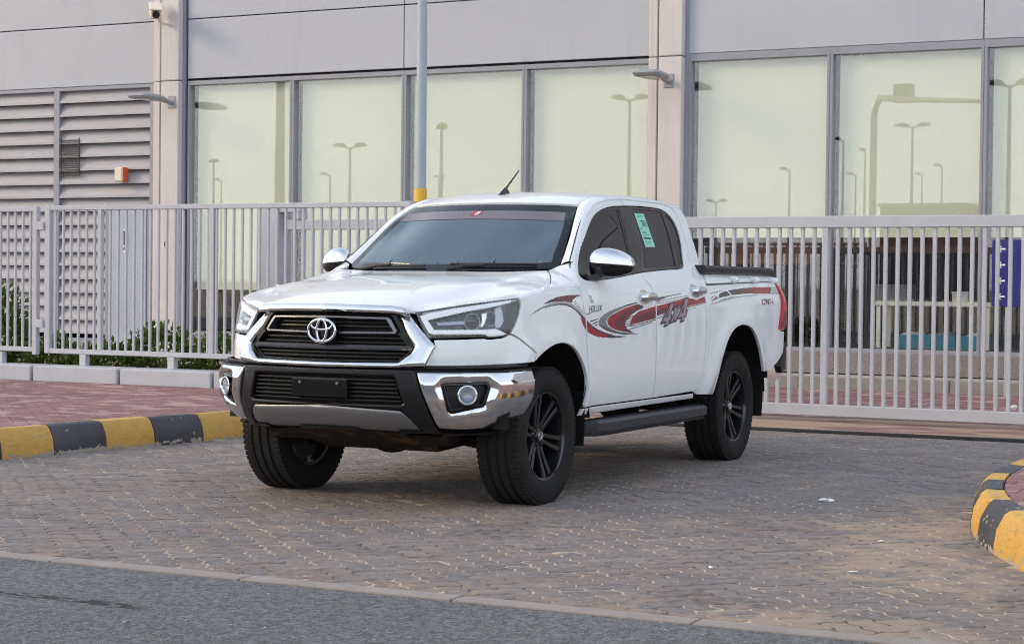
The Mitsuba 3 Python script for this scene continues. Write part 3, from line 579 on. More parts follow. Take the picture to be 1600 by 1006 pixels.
# ---------------------------------------------------------------- pickup: helpers
CREASE = [None]
class Height:
    "a surface given by points: axis = the coordinate that is a function of the other two"
    def __init__(self, pts, axis, smooth=0.0):
        p = np.array(pts, float); k = [i for i in range(3) if i != axis]; p = np.vstack([p, p[np.abs(p[:, 0]) > .01] * [-1, 1, 1]])
        self.k, self.a = k, axis; self.f = RBFInterpolator(p[:, k], p[:, axis], kernel='thin_plate_spline', smoothing=smooth, degree=1)
        self.flip = -1 if axis == 1 else 1
    def __call__(self, u, v, off=0.0):
        u, v = np.broadcast_arrays(np.asarray(u, float), np.asarray(v, float)); uv = np.c_[u.ravel(), v.ravel()]; w = self.f(uv)
        q = np.zeros((len(uv), 3)); q[:, self.k[0]], q[:, self.k[1]], q[:, self.a] = uv[:, 0], uv[:, 1], w
        if np.any(off):
            e = 2e-3; n = np.zeros_like(q); n[:, self.a] = 1
            n[:, self.k[0]] = -(self.f(uv + [e, 0]) - self.f(uv - [e, 0])) / (2 * e); n[:, self.k[1]] = -(self.f(uv + [0, e]) - self.f(uv - [0, e])) / (2 * e)
            n *= self.flip / np.linalg.norm(n, axis=1, keepdims=True); q = q + n * np.broadcast_to(off, u.shape).reshape(-1, 1)
        return q.reshape(*u.shape, 3)
def ring(coords, edge):
    c = np.array(LineString(coords).segmentize(edge).coords); return c[:-1] if np.allclose(c[0], c[-1]) else c
def inset(P, d):
    a = P - np.roll(P, 1, 0); a /= np.linalg.norm(a, axis=1, keepdims=True) + 1e-12; b = np.roll(P, -1, 0) - P; b /= np.linalg.norm(b, axis=1, keepdims=True) + 1e-12
    n = np.c_[-a[:, 1], a[:, 0]] + np.c_[-b[:, 1], b[:, 0]]; n /= np.maximum(np.linalg.norm(n, axis=1, keepdims=True), .6); return P + n * d * 1.15
def panel(poly, S, off=0.0, depth=.02, rim=.004, step=.03, edge=.012, bulge=None):
    "a sheet with thickness and rounded rim over a region of the surface S; bulge(u, v) adds to its height"
    out = []
    for g in getattr(poly, 'geoms', [poly]):
        if g.is_empty or g.area < 2e-5: continue
        g = shapely.geometry.polygon.orient(g); loops = [ring(g.exterior.coords, edge)] + [ring(i.coords, edge) for i in g.interiors]
        ins = [inset(l, rim) for l in loops]; tri = Polygon(ins[0], [l for l in ins[1:]])
        if not tri.is_valid: tri = tri.buffer(0)
        B = np.vstack(ins); x0, y0, x1, y1 = g.bounds
        gx, gy = np.meshgrid(np.arange(x0 + step / 2, x1, step), np.arange(y0 + step / 2, y1, step)); G = np.c_[gx.ravel() + (np.arange(gx.size) // gx.shape[1] % 2) * step / 2, gy.ravel()]
        core = tri.buffer(-step * .45)
        G = G[shapely.contains_xy(core, G[:, 0], G[:, 1])] if not core.is_empty and len(G) else np.zeros((0, 2))
        U = np.vstack([B, G]); f = Delaunay(U).simplices; c = U[f].mean(1)
        a2 = np.cross(U[f[:, 1]] - U[f[:, 0]], U[f[:, 2]] - U[f[:, 0]])
        keep = shapely.contains_xy(tri.buffer(1e-5), c[:, 0], c[:, 1]) & (np.abs(a2) > 1e-10); f = f[keep]; a2 = a2[keep]; f[a2 < 0] = f[a2 < 0][:, ::-1]
        ht = (lambda q: off + (bulge(q[:, 0], q[:, 1]) if bulge else 0))
        V = [S(U[:, 0], U[:, 1], ht(U))]; F = [f]; n0 = len(U); base = 0
        for l, i_ in zip(loops, ins):
            n = len(l); o = n0; V += [S(l[:, 0], l[:, 1], ht(l) - rim * .9), S(l[:, 0], l[:, 1], ht(l) - depth)]
            r0 = base + np.arange(n); r1 = o + np.arange(n); r2 = r1 + n; q = []
            for A, Bq in ((r0, r1), (r1, r2)):
                An, Bn = np.roll(A, -1), np.roll(Bq, -1); q += [np.c_[A, Bq, Bn], np.c_[A, Bn, An]]
            F += q; base += n; n0 += 2 * n
        v = np.vstack(V); fa = np.vstack(F); m = tm(v, fa)
        t = m.triangles[:len(f)]; nn = np.cross(t[:, 1] - t[:, 0], t[:, 2] - t[:, 0]).sum(0); q = S(np.array([c[0, 0]]), np.array([c[0, 1]]), .01)[0] - S(np.array([c[0, 0]]), np.array([c[0, 1]]), 0.)[0]
        if nn @ q < 0: m.invert()
        out.append(m)
    return cat_(out)
def loft(curves, nu=40, nv=6):
    "a smooth skin across several curves"
    cs = []
    for c in curves:
        c = spline(np.array(c, float), step=.01) if len(c) > 2 else np.linspace(*np.array(c, float), 50); L = np.r_[0, np.cumsum(np.linalg.norm(np.diff(c, axis=0), axis=1))]; t = np.linspace(0, L[-1], nu); cs.append(np.stack([np.interp(t, L, c[:, k]) for k in range(3)], -1))
    cs = np.array(cs)
    G = np.array([spline(cs[:, i], nv) for i in range(nu)]) if len(cs) > 2 else np.stack([np.linspace(cs[0, i], cs[1, i], nv + 1) for i in range(nu)])
    n, m = G.shape[:2]; i, j = np.meshgrid(np.arange(n - 1), np.arange(m - 1), indexing='ij'); a = (i * m + j).ravel()
    return tm(G.reshape(-1, 3), np.vstack([np.c_[a, a + m, a + m + 1], np.c_[a, a + m + 1, a + 1]]))
def thick(m, d):
    "give a skin a thickness: a second skin d behind it and a rim"
    n = m.vertex_normals; v = np.vstack([m.vertices, m.vertices - n * d]); k = len(m.vertices); e = m.edges_sorted; u, c = np.unique(e, axis=0, return_counts=True); be = {tuple(x) for x in u[c == 1]}
    f = [m.faces, m.faces[:, ::-1] + k]; q = [(a, b) for a, b in m.edges if (min(a, b), max(a, b)) in be]
    f.append(np.array([[b, a, a + k] for a, b in q] + [[b, a + k, b + k] for a, b in q])); return tm(v, np.vstack(f))
def mir(m): m = m.copy(); m.vertices = m.vertices * [-1, 1, 1]; m.invert(); return m
def hull(pts): return trimesh.convex.convex_hull(np.array(pts, float))
TK = thing('pickup_truck', 'white double cab pickup with red and grey side stripes parked on the driveway', 'pickup truck')
def both(name, mesh, mt, parent=TK, smooth=35):
    "the part on the truck's left, and its mirror image on the right"
    a = part(name, mesh, mt, parent, smooth); b = part(name, mir(mesh), mt, parent, smooth); return a, b
def sub(name, mesh, mt, ab, smooth=35): part(name, mesh, mt, ab[0], smooth); part(name, mir(mesh), mt, ab[1], smooth)
def PG(*l): return Polygon([q for p in l for q in p]).buffer(0)
def rv(l): return list(l)[::-1]
def sm2(l, n=6): return [tuple(q) for q in spline(np.array(l), n)]
def cut(poly, line, w=.003): return poly.buffer(-w, join_style=1)

# ---------------------------------------------------------------- pickup: outlines on the body surface, (distance round the plan, height)
hood_seam = sm2([(1.159, 1.148), (1.225, 1.157), (1.321, 1.169), (1.412, 1.183), (1.462, 1.192), (1.519, 1.209), (1.579, 1.236), (1.622, 1.262), (1.651, 1.282), (1.655, 1.298)])
door_seam = sm2([(2.057, 1.349), (2.006, 1.301), (1.953, 1.254), (1.923, 1.204), (1.915, 1.155), (1.921, 1.087), (1.935, 1.025), (1.950, .931), (1.962, .806), (1.969, .71), (1.972, .60), (1.972, .507)])
arch_f = sm2([(1.964, .505), (1.960, .58), (1.946, .668), (1.905, .735), (1.845, .795), (1.758, .853), (1.648, .884), (1.55, .889), (1.45, .872), (1.355, .836), (1.300, .805), (1.284, .793)])
bump_seam = sm2([(1.292, .842), (1.219, .884), (1.165, .916), (1.115, .938), (1.074, .950)])
hl_rear = sm2([(1.074, .950), (1.110, .991), (1.146, 1.045), (1.171, 1.099), (1.172, 1.129), (1.159, 1.148)])
hs = [q for q in hood_seam if q[0] < 1.462 and q[1] < 1.195]
L1b = sm2([(1.455, 1.1915), (1.60, 1.199), (1.75, 1.206), (1.86, 1.211), (1.9235, 1.211)])
fender = PG([(a, b + .012) for a, b in rv(L1b)], rv(hs), rv(hl_rear), rv(bump_seam), rv(arch_f), rv([q for q in door_seam if q[1] < 1.218]))
top_seam = sm2([(2.057, 1.349), (2.153, 1.417), (2.308, 1.528), (2.480, 1.634), (2.646, 1.706), (2.821, 1.740), (3.123, 1.764), (3.49, 1.767), (3.73, 1.767), (3.886, 1.762), (3.988, 1.746)])
split = sm2([(3.135, 1.761), (3.131, 1.604), (3.088, 1.423), (3.033, 1.311), (3.001, 1.250), (3.026, 1.200), (3.020, 1.120), (3.018, 1.0), (3.028, .76), (3.05, .60), (3.06, .507)])
rear_edge = sm2([(3.988, 1.746), (4.031, 1.704), (4.051, 1.640), (4.048, 1.524), (4.025, 1.402), (3.985, 1.311), (3.932, 1.245), (3.921, 1.171), (3.920, 1.077), (3.925, .906), (3.905, .734), (3.882, .606), (3.84, .539), (3.788, .516)])
dlo = sm2([(2.078, 1.310), (2.029, 1.268), (2.051, 1.248), (2.286, 1.246), (2.613, 1.265), (3.064, 1.299), (3.518, 1.321), (3.784, 1.332), (3.861, 1.350), (3.893, 1.402), (3.949, 1.488), (3.973, 1.584), (3.936, 1.666), (3.816, 1.721), (3.588, 1.734), (3.233, 1.728), (2.970, 1.715), (2.779, 1.690), (2.615, 1.647), (2.499, 1.591), (2.363, 1.508), (2.228, 1.426), (2.132, 1.347)], 4)
DLO = Polygon(dlo).buffer(0)
it = lambda l, z: float(np.interp(z, [q[1] for q in rv(l)], [q[0] for q in rv(l)]))
top_f = [q for q in top_seam if q[0] < 3.055]; top_r = [q for q in top_seam if q[0] > 3.055]
front_door = PG(top_f, split, rv(door_seam)).buffer(-.0045)
rear_door = PG(top_r, rear_edge, [(3.40, .511)], rv(split)).buffer(-.0045)
bed_front = sm2([(4.029, 1.225), (4.019, 1.176), (3.992, 1.077), (3.984, .862), (3.958, .733), (3.928, .605), (3.890, .525), (3.85, .500)])
cab_corner = PG([(3.988, 1.746), (4.062, 1.756), (4.137, 1.759)], sm2([(4.161, 1.739), (4.194, 1.689), (4.191, 1.565), (4.183, 1.425), (4.137, 1.315), (4.029, 1.225)]), bed_front, [(3.82, .50)], rv(rear_edge)).buffer(-.003)
arch_r = sm2([(4.192, .475), (4.196, .558), (4.212, .66), (4.242, .760), (4.300, .850), (4.40, .912), (4.50, .938), (4.623, .947), (4.785, .924), (4.89, .872), (4.975, .800), (5.05, .715), (5.10, .650), (5.141, .598)])
bed = PG([(4.029, 1.225)], [(4.340, 1.233), (4.664, 1.241), (5.365, 1.255), (5.60, 1.255)], sm2([(5.60, 1.252), (5.588, 1.12), (5.54, 1.02), (5.495, .894)]), [(5.64, .888), (5.745, .885), (5.745, .80), (5.66, .715)], sm2([(5.55, .665), (5.441, .627), (5.324, .601), (5.20, .597), (5.141, .598)]), rv(arch_r), [(3.86, .492)], rv(bed_front)).buffer(-.004)
tail_lamp = PG(sm2([(5.606, 1.250), (5.594, 1.12), (5.546, 1.02), (5.502, .900)]), [(5.64, .894), (5.72, .96), (5.755, 1.1), (5.75, 1.250)]).buffer(-.001)
hl = PG(sm2([(.505, 1.066), (.733, 1.101), (.931, 1.125), (1.159, 1.148)], 4), rv(hl_rear), [(1.050, .941), (1.020, .934), (.964, .929), (.918, .928), (.899, .933), (.758, .929), (.610, .924), (.586, .912), (.543, .99)]).buffer(-.003)
upper_bumper = PG([(.614, .921), (.622, .885), (.558, .779), (.838, .781), (.963, .784), (1.104, .787), (1.284, .793)], [(1.292, .842)], bump_seam, [(1.050, .939), (1.020, .931), (.964, .926), (.918, .925), (.899, .929), (.758, .925), (.62, .921)]).buffer(-.003)

# ---------------------------------------------------------------- pickup: body
both('fender', panel(fender.buffer(-.0045), MU, step=.022, edge=.01, rim=.002), 'car_white')
fd = both('front_door', panel(front_door.buffer(-.001).difference(DLO), MU, step=.03, rim=.002), 'car_white')
rd = both('rear_door', panel(rear_door.buffer(-.001).difference(DLO), MU, step=.03, rim=.002), 'car_white')
both('cab_corner', panel(cab_corner.buffer(-.001), MU, step=.03, rim=.002), 'car_white')
bs = both('bed_side', panel(bed, MU, step=.03, rim=.002), 'car_white')
both('rocker', panel(Polygon([(1.978, .503), (3.80, .503), (3.84, .47), (1.978, .462)]), MU, off=-.004, step=.03), 'car_white')
both('tail_lamp', panel(tail_lamp, MU, off=.006, step=.02, bulge=lambda u, v: .016 * np.sin(np.clip((v - .89) / .36, 0, 1) * np.pi)), 'tail_red')
sub('lower_lens', panel(tail_lamp.intersection(sbox(5, .9, 6, 1.055)).buffer(-.012), MU, off=.0215, step=.02, depth=.012), 'tail_dark', (f'{TK}__tail_lamp', f'{TK}__tail_lamp_001'))
ubp = panel(upper_bumper, MU, step=.02)
both('bumper_cover', ubp, 'car_white')
# dark rubber in the shut lines
for k_, line in ((f'{TK}__front_door', door_seam), (f'{TK}__rear_door', split), (f'{TK}__rear_door', rear_edge), (f'{TK}__bed_side', bed_front), (f'{TK}__front_door', top_seam)):
    g = LineString(line).buffer(.014, cap_style=2).difference(DLO.buffer(.01)).intersection(sbox(1.9, .51, 4.3, 1.775))
    m = panel(g, MU, off=-.011, depth=.004, rim=.001, step=.05); part('door_seal', m, 'car_black', k_, 35); part('door_seal', mir(m), 'car_black', k_ + '_001', 35)
# side glass and its black trims
def line_x(pts): return lambda z: np.interp(z, [q[1] for q in pts], [q[0] for q in pts])
bf = [(2.796, 1.200), (2.872, 1.291), (2.983, 1.397), (3.017, 1.564), (3.042, 1.715), (3.037, 1.744)]; br = [(3.006, 1.200), (3.099, 1.301), (3.220, 1.432), (3.252, 1.609), (3.244, 1.727), (3.238, 1.744)]
qa = [(3.624, 1.250), (3.734, 1.341), (3.774, 1.475), (3.795, 1.579), (3.785, 1.739)]; qb = [(a + .020, b) for a, b in qa]
D_ = DLO.buffer(-.004)
fw = D_.intersection(Polygon([(1.9, 1.2)] + bf + [(1.9, 1.8)])); rw = D_.intersection(Polygon(br + rv(qa))); qw = D_.intersection(Polygon(qb + [(4, 1.8), (4, 1.2)]))
for nm, g, o in (('window', fw, fd), ('window', rw, rd), ('quarter_window', qw, rd)): sub(nm, panel(g.buffer(-.016), MU, off=-.011, depth=.004, rim=.002, step=.05), 'tinted_glass', o)
tr_f = fw.difference(fw.buffer(-.020)).union(Polygon([(1.95, 1.2), (2.13, 1.2), (2.09, 1.33), (2.02, 1.36), (1.95, 1.35)]).intersection(fw)); tr_r = rw.difference(rw.buffer(-.018)).union(qw.difference(qw.buffer(-.018)))
sub('window_trim', panel(tr_f, MU, off=-.006, depth=.02, rim=.003, step=.03), 'gloss_black', fd); sub('window_trim', panel(tr_r.union(D_.intersection(Polygon(qa + rv(qb)))), MU, off=-.006, depth=.02, rim=.003, step=.03), 'gloss_black', rd)
both('door_pillar_trim', panel(D_.intersection(Polygon(bf + rv(br))).buffer(-.001), MU, off=-.003, depth=.02, step=.04), 'gloss_black')
# handles
def handle(sc, zc, ab):
    cup = panel(Point(0, 0).buffer(1).intersection(sbox(-1, -1, 1, 1)) if False else affinity.translate(affinity.scale(Point(0, 0).buffer(1, 32), .085, .046), sc - .012, zc), MU, off=.002, depth=.006, rim=.003, step=.02, edge=.008, bulge=lambda u, v: .004 - .010 * np.exp(-(((u - sc + .012) / .04) ** 2 + ((v - zc) / .025) ** 2)))
    sub('handle_surround', cup, 'chrome_paint', ab)
    p = [MU(np.array(sc + a), np.array(zc + b), o) for a, b, o in ((-.10, -.002, .012), (-.075, 0, .034), (-.02, .003, .042), (.05, .003, .042), (.09, .0, .032), (.115, -.002, .012))]
    m = tube(spline(np.array(p), 6), .019, 14); c = m.vertices.mean(0); v = m.vertices; v[:, 2] = c[2] + (v[:, 2] - c[2]) * 1.25; m.vertices = v
    sub('handle', m, 'chrome_paint', ab, 50)
handle(2.862, 1.146, fd); handle(3.77, 1.186, rd)

# bonnet, windscreen, roof: height surfaces
hs = hs[:-1]; seam3 = MU(np.array([q[0] for q in hs]), np.array([q[1] for q in hs]))
K3 = spline(np.array([tuple(seam3[-1]), (.868, .0, 1.195), (.845, .095, 1.217), (.805, .197, 1.240), (.772, .265, 1.262), (.737, .325, 1.284), (.702, .378, 1.299)]), 6)
hltop = [(.505, 1.068), (.733, 1.103), (.931, 1.128), (1.156, 1.150)]
hl3 = MU(np.array([q[0] for q in hltop]), np.array([q[1] for q in hltop]), .002)
H = Height(np.vstack([seam3[::3], K3[::4], hl3, [(0, -.895, 1.108), (.2, -.885, 1.106), (.36, -.855, 1.102), (.455, -.812, 1.094), (0, -.72, 1.160), (.25, -.70, 1.157), (.44, -.66, 1.143), (.56, -.58, 1.128), (.66, -.44, 1.140),
    (0, -.4, 1.214), (.3, -.4, 1.210), (.52, -.36, 1.196), (.68, -.25, 1.190), (.80, -.20, 1.192), (.80, -.33, 1.160), (.79, -.03, 1.222), (0, 0, 1.262), (.35, 0, 1.258), (.58, .02, 1.238), (.72, .12, 1.250), (0, .22, 1.287), (.4, .27, 1.286), (.64, .34, 1.292)]]), 2, 1.5e-3)
hood_edge = [(0, -.90), (.2, -.89), (.36, -.862), (.455, -.818)] + [tuple(q[:2]) for q in hl3[0:]][0:] + [tuple(q[:2]) for q in seam3[2:]] + [tuple(q[:2]) for q in K3[1:]]
hood_back = sm2([(.69, .378), (.60, .355), (.35, .280), (0, .24)], 5)
half = hood_edge + hood_back[0:]
hood_pg = Polygon(half + [(-a, b) for a, b in rv(half)]).buffer(0).buffer(-.004)
def crease(u, v):
    "the raised middle of the bonnet: its edge runs from the grille's corner back towards the windscreen"
    a = np.abs(u); xc = np.interp(v, [-.9, -.75, .3], [.44, .455, .60]); t = np.clip((a - xc) / .10, 0, 1); t = t * t * (3 - 2 * t)
    edge = np.clip((np.interp(v, [-.80, -.35, -.1, .1, .38], [.46, .86, .87, .84, .70]) - a) / .10, 0, 1)
    return -.013 * t * edge * np.clip((.30 - v) / .25, 0, 1)
part('bonnet', panel(hood_pg, lambda u, v, o=0.0: H(u, v, o + crease(u, v)), step=.025, edge=.012, depth=.022, rim=.006), 'car_white', TK, 40)
W = Height([(0, .255, 1.288), (.35, .300, 1.290), (.60, .405, 1.300), (.705, .49, 1.312), (0, .455, 1.42), (.35, .495, 1.42), (.58, .580, 1.42), (.683, .632, 1.409), (0, .675, 1.56), (.33, .715, 1.56), (.52, .780, 1.54), (.652, .775, 1.52), (.613, .915, 1.625),
            (0, .925, 1.712), (.28, .955, 1.711), (.46, 1.01, 1.706), (.571, 1.062, 1.702), (.62, 1.11, 1.70)], 1, 1e-5)
ws_side = [(.690, 1.308), (.705, 1.325), (.683, 1.409), (.652, 1.52), (.613, 1.625), (.571, 1.700)]
ws_pg = Polygon(sm2(ws_side, 5) + [(.46, 1.707), (.28, 1.711), (0, 1.713), (-.28, 1.711), (-.46, 1.707)] + [(-a, b) for a, b in rv(sm2(ws_side, 5))] + [(-.60, 1.300), (-.35, 1.290), (0, 1.287), (.35, 1.290), (.60, 1.300)]).buffer(0)
wsk = part('windscreen', panel(ws_pg.buffer(-.045), W, step=.05, depth=.004, rim=.002), 'windscreen_glass', TK, True)
part('windscreen_border', panel(ws_pg.buffer(-.004).difference(ws_pg.buffer(-.045)), W, step=.03, depth=.006, rim=.002), 'gloss_black', TK, 35)
band = ws_pg.buffer(-.048).intersection(Polygon([(-.8, 1.59), (-.4, 1.606), (0, 1.612), (.4, 1.606), (.8, 1.59), (.8, 1.8), (-.8, 1.8)]))
part('sun_strip', panel(band, W, off=.003, step=.05, depth=.002, rim=.001), 'sun_strip', wsk, 35)
stk = part('window_sticker', panel(Polygon([(-.030, 1.632), (.028, 1.632), (.038, 1.660), (-.020, 1.660)]), W, off=.005, depth=.0015, rim=.0008, step=.03), mat('sticker_red', C(170, 52, 70), .4), wsk, 35)
part('sticker_print', panel(MultiPolygon([Polygon([(-.004, 1.635), (.022, 1.635), (.027, 1.649), (.001, 1.649)]).difference(Polygon([(.000, 1.638), (.016, 1.638), (.019, 1.645), (.003, 1.645)])), Polygon([(.006, 1.652), (.028, 1.652), (.029, 1.655), (.007, 1.655)])]), W, off=.0062, depth=.001, rim=.0004, step=.02, edge=.006), 'sign_white', stk.split('__')[0] + '__' + stk.split('__')[1], 35)
RF = Height([(0, .93, 1.722), (.3, .955, 1.720), (.46, 1.01, 1.716), (.57, 1.07, 1.711), (0, 1.12, 1.772), (.4, 1.16, 1.766), (.545, 1.25, 1.757), (0, 1.5, 1.812), (.4, 1.5, 1.804), (.545, 1.55, 1.787), (0, 2.0, 1.820), (.4, 2.0, 1.812), (.545, 2.0, 1.792), (0, 2.45, 1.806), (.4, 2.43, 1.800), (.545, 2.42, 1.780), (0, 2.68, 1.785), (.4, 2.67, 1.777), (.545, 2.65, 1.760)], 2)
rf_half = [(.575, 1.07), (.575, 2.56), (.4, 2.60), (0, 2.62)]; rf_front = sm2([(0, .935), (.3, .96), (.46, 1.013), (.572, 1.07)], 4)
rfp = Polygon(rf_front + [(.547, 1.25), (.545, 2.64), (.4, 2.69), (0, 2.71)] + [(-.4, 2.69), (-.545, 2.64), (-.547, 1.25)] + [(-a, b) for a, b in rv(rf_front)][:-1]).buffer(0)
part('roof', panel(rfp.buffer(-.004), RF, step=.04, depth=.02, rim=.006), 'car_white', TK, 40)
# pillar and roof rail: from the windscreen edge over to the door seam and back to the cab's rear corner
ts3 = MU(np.array([q[0] for q in top_seam] + [4.07, 4.15]), np.array([q[1] for q in top_seam] + [1.754, 1.750]), .0)
e1 = [tuple(W(np.array(a), np.array(b))) for a, b in [(.712, 1.330), (.689, 1.409), (.658, 1.52), (.619, 1.625), (.577, 1.700)]]
e1 = [np.array(q) for q in e1] + [np.array((.553, 1.25, 1.757)), np.array((.551, 1.55, 1.787)), np.array((.551, 2.0, 1.792)), np.array((.551, 2.42, 1.780)), np.array((.551, 2.66, 1.758))]
e2 = ts3[[0, 6, 12, 18, 24, 30, 38, 48, 54, 59, -2, -1]] if len(ts3) > 60 else ts3
E1 = spline(np.array(e1), 10); E2 = spline(ts3[::4], 4); E2 = np.vstack([E2, ts3[-1:]])
def rs(c, t):
    L = np.r_[0, np.cumsum(np.linalg.norm(np.diff(c, axis=0), axis=1))]; return np.stack([np.interp(t * L[-1], L, c[:, k]) for k in range(c.shape[1])], -1)
tt = np.linspace(0, 1, 90); A_, B_ = rs(E1, tt), rs(E2, tt)
mid = (A_ + B_) / 2; up = np.cross(np.gradient(mid, axis=0), B_ - A_); up /= np.linalg.norm(up, axis=1, keepdims=True); up *= np.sign(up[:, [2]] + 1e-9)
wd = np.linalg.norm(B_ - A_, axis=1, keepdims=True)
rows = [A_ - up * .010, A_ + up * .002, A_ + (B_ - A_) * .22 + up * wd * .13, A_ + (B_ - A_) * .5 + up * wd * .20, A_ + (B_ - A_) * .78 + up * wd * .145, B_ + up * .003, B_ - up * .004 + (A_ - B_) * .04, B_ - up * .02 + (A_ - B_) * .10]
G_ = np.stack(rows, 1); n_, m_ = G_.shape[:2]; i_, j_ = np.meshgrid(np.arange(n_ - 1), np.arange(m_ - 1), indexing='ij'); a_ = (i_ * m_ + j_).ravel()
both('roof_pillar', tm(G_.reshape(-1, 3), np.vstack([np.c_[a_, a_ + m_, a_ + m_ + 1], np.c_[a_, a_ + m_ + 1, a_ + 1]])), 'car_white', smooth=50)
# the fender's shoulder up to the pillar's foot: between the side (L) and the bonnet line and windscreen corner (K)
L2 = np.array(L1b + [q for q in rv(door_seam) if q[1] > 1.215]); K2 = np.vstack([K3, spline(np.array([(.702, .378, 1.299), (.700, .43, 1.306), (.708, .488, 1.322), (.74, .525, 1.336), tuple(B_[0])]), 6)[1:]])
np_ = 60; tt = np.linspace(0, 1, np_); g_ = np.gradient(rs(L2, tt), axis=0); nn_ = np.c_[-g_[:, 1], g_[:, 0]]; nn_ /= np.linalg.norm(nn_, axis=1, keepdims=True); Lq = rs(L2, tt) - nn_ * .004
P0 = MU(Lq[:, 0], Lq[:, 1], .0012); e = .004; T0 = (MU(Lq[:, 0] + nn_[:, 0] * e, Lq[:, 1] + nn_[:, 1] * e, .0012) - P0) / e; P1 = rs(K2, tt); dl = np.linalg.norm(P1 - P0, axis=1, keepdims=True)
T0 = T0 / np.linalg.norm(T0, axis=1, keepdims=True) * dl * .9; T1 = (P1 - P0) / np.maximum(dl, 1e-6) + np.array([-.35, 0, -.25]); T1 = T1 / np.linalg.norm(T1, axis=1, keepdims=True) * dl * .9
rows = []
for h in np.linspace(0, 1, 14): rows.append(P0 * (2 * h ** 3 - 3 * h ** 2 + 1) + T0 * (h ** 3 - 2 * h ** 2 + h) + P1 * (-2 * h ** 3 + 3 * h ** 2) + T1 * (h ** 3 - h ** 2))
rows.append(P1 + np.array([.003, 0, -.02])); G_ = np.stack(rows, 1); n_, m_ = G_.shape[:2]; i_, j_ = np.meshgrid(np.arange(n_ - 1), np.arange(m_ - 1), indexing='ij'); a_ = (i_ * m_ + j_).ravel()
both('fender_top', tm(G_.reshape(-1, 3), np.vstack([np.c_[a_, a_ + m_, a_ + m_ + 1], np.c_[a_, a_ + m_ + 1, a_ + 1]])), 'car_white', smooth=50)
# cab back
cr = MU(np.array([4.158, 4.192, 4.190, 4.182, 4.135, 4.03]), np.array([1.750, 1.689, 1.565, 1.425, 1.315, 1.20]))
cb = [np.vstack([cr[:, 0] * k, cr[:, 1] + b, cr[:, 2] + .02 * (k < .9)]).T for k, b in ((1, -.004), (.985, .018), (.94, .035), (.5, .05), (0, .055), (-.5, .05), (-.94, .035), (-.985, .018), (-1, -.004))]
part('cab_back', loft(cb, 20, 5), 'car_white', TK, 40)
part('rear_window', loft([[(k * .55, 2.76 - .015 * abs(k), 1.33), (k * .52, 2.765 - .015 * abs(k), 1.5), (k * .48, 2.77 - .02 * abs(k), 1.66)] for k in (1, .5, 0, -.5, -1)], 12, 4), 'tinted_glass', TK, True)

# load bed: inner walls, floor, tailgate, rails and hooks
BR = Polygon([(4.053, 1.236), (5.40, 1.262), (5.70, 1.264), (5.70, 1.315), (4.124, 1.301)])
both('bed_rail_channel', panel(BR, MU, off=.014, depth=.02, step=.04), 'car_white')
rl = [MU(np.array(s), np.array(1.335), .030) for s in np.linspace(4.06, 5.70, 14)]; rl = np.array(rl)
pr = np.array([(-.06, -.028), (.018, -.034), (.034, -.024), (.036, .008), (.022, .024), (-.05, .028), (-.062, .02)])
v_ = np.array([[r[0] + a, r[1], r[2] + b] for r in rl for a, b in pr]); v_[-7:, 2] -= .012; f_ = []
for i in range(len(rl) - 1):
    for j in range(7): k = (j + 1) % 7; f_ += [[i * 7 + j, (i + 1) * 7 + j, (i + 1) * 7 + k], [i * 7 + j, (i + 1) * 7 + k, i * 7 + k]]
for j in range(1, 6): f_ += [[0, j, j + 1], [(len(rl) - 1) * 7, (len(rl) - 1) * 7 + j + 1, (len(rl) - 1) * 7 + j]]
both('bed_rail', tm(v_, f_), 'car_black', smooth=30)
for s in (4.55, 5.02, 5.47):
    p = [MU(np.array(s + a), np.array(1.262 + b), o + .028) for a, b, o in ((0, .012, -.014), (.006, .008, .010), (.012, .0, .022), (.016, -.014, .022))]
    both('rope_hook', tube(spline(np.array(p), 4), [.016, .017, .018, .019, .02, .022, .024, .026, .026, .026, .024, .02, .016][:len(spline(np.array(p), 4))], 10), 'car_white', smooth=50)
part('bed_floor', bx(-.44, .44, 2.66, 4.22, .72, .76, .006), 'car_under', TK)
both('bed_wall', bx(.74, .79, 2.66, 4.22, 1.0, 1.30, .006), 'car_white', smooth=False)
part('bed_front_wall', bx(-.79, .79, 2.62, 2.66, 1.0, 1.29, .006), 'car_white', TK)
tg = part('tailgate', bx(-.74, .74, 4.215, 4.285, .74, 1.30, .015), 'car_white', TK); part('handle', bx(-.12, .12, 4.286, 4.305, 1.10, 1.17, .008), 'car_black', tg)
rb = part('rear_bumper', loft([[(.78, 4.10, z), (.84, 4.18, z), (.81, 4.30, z), (.6, 4.345, z), (0, 4.36, z), (-.6, 4.345, z), (-.81, 4.30, z), (-.84, 4.18, z), (-.78, 4.10, z)] for z in (.74, .70, .60, .52)], 60, 4), 'chrome_paint', TK, 40)
both('bumper_end', hull([(x, y, z) for x in (.80, .875) for y, z in ((4.14, .62), (4.20, .76), (4.16, .57), (4.255, .80), (4.25, .60))]), 'car_black', smooth=False)
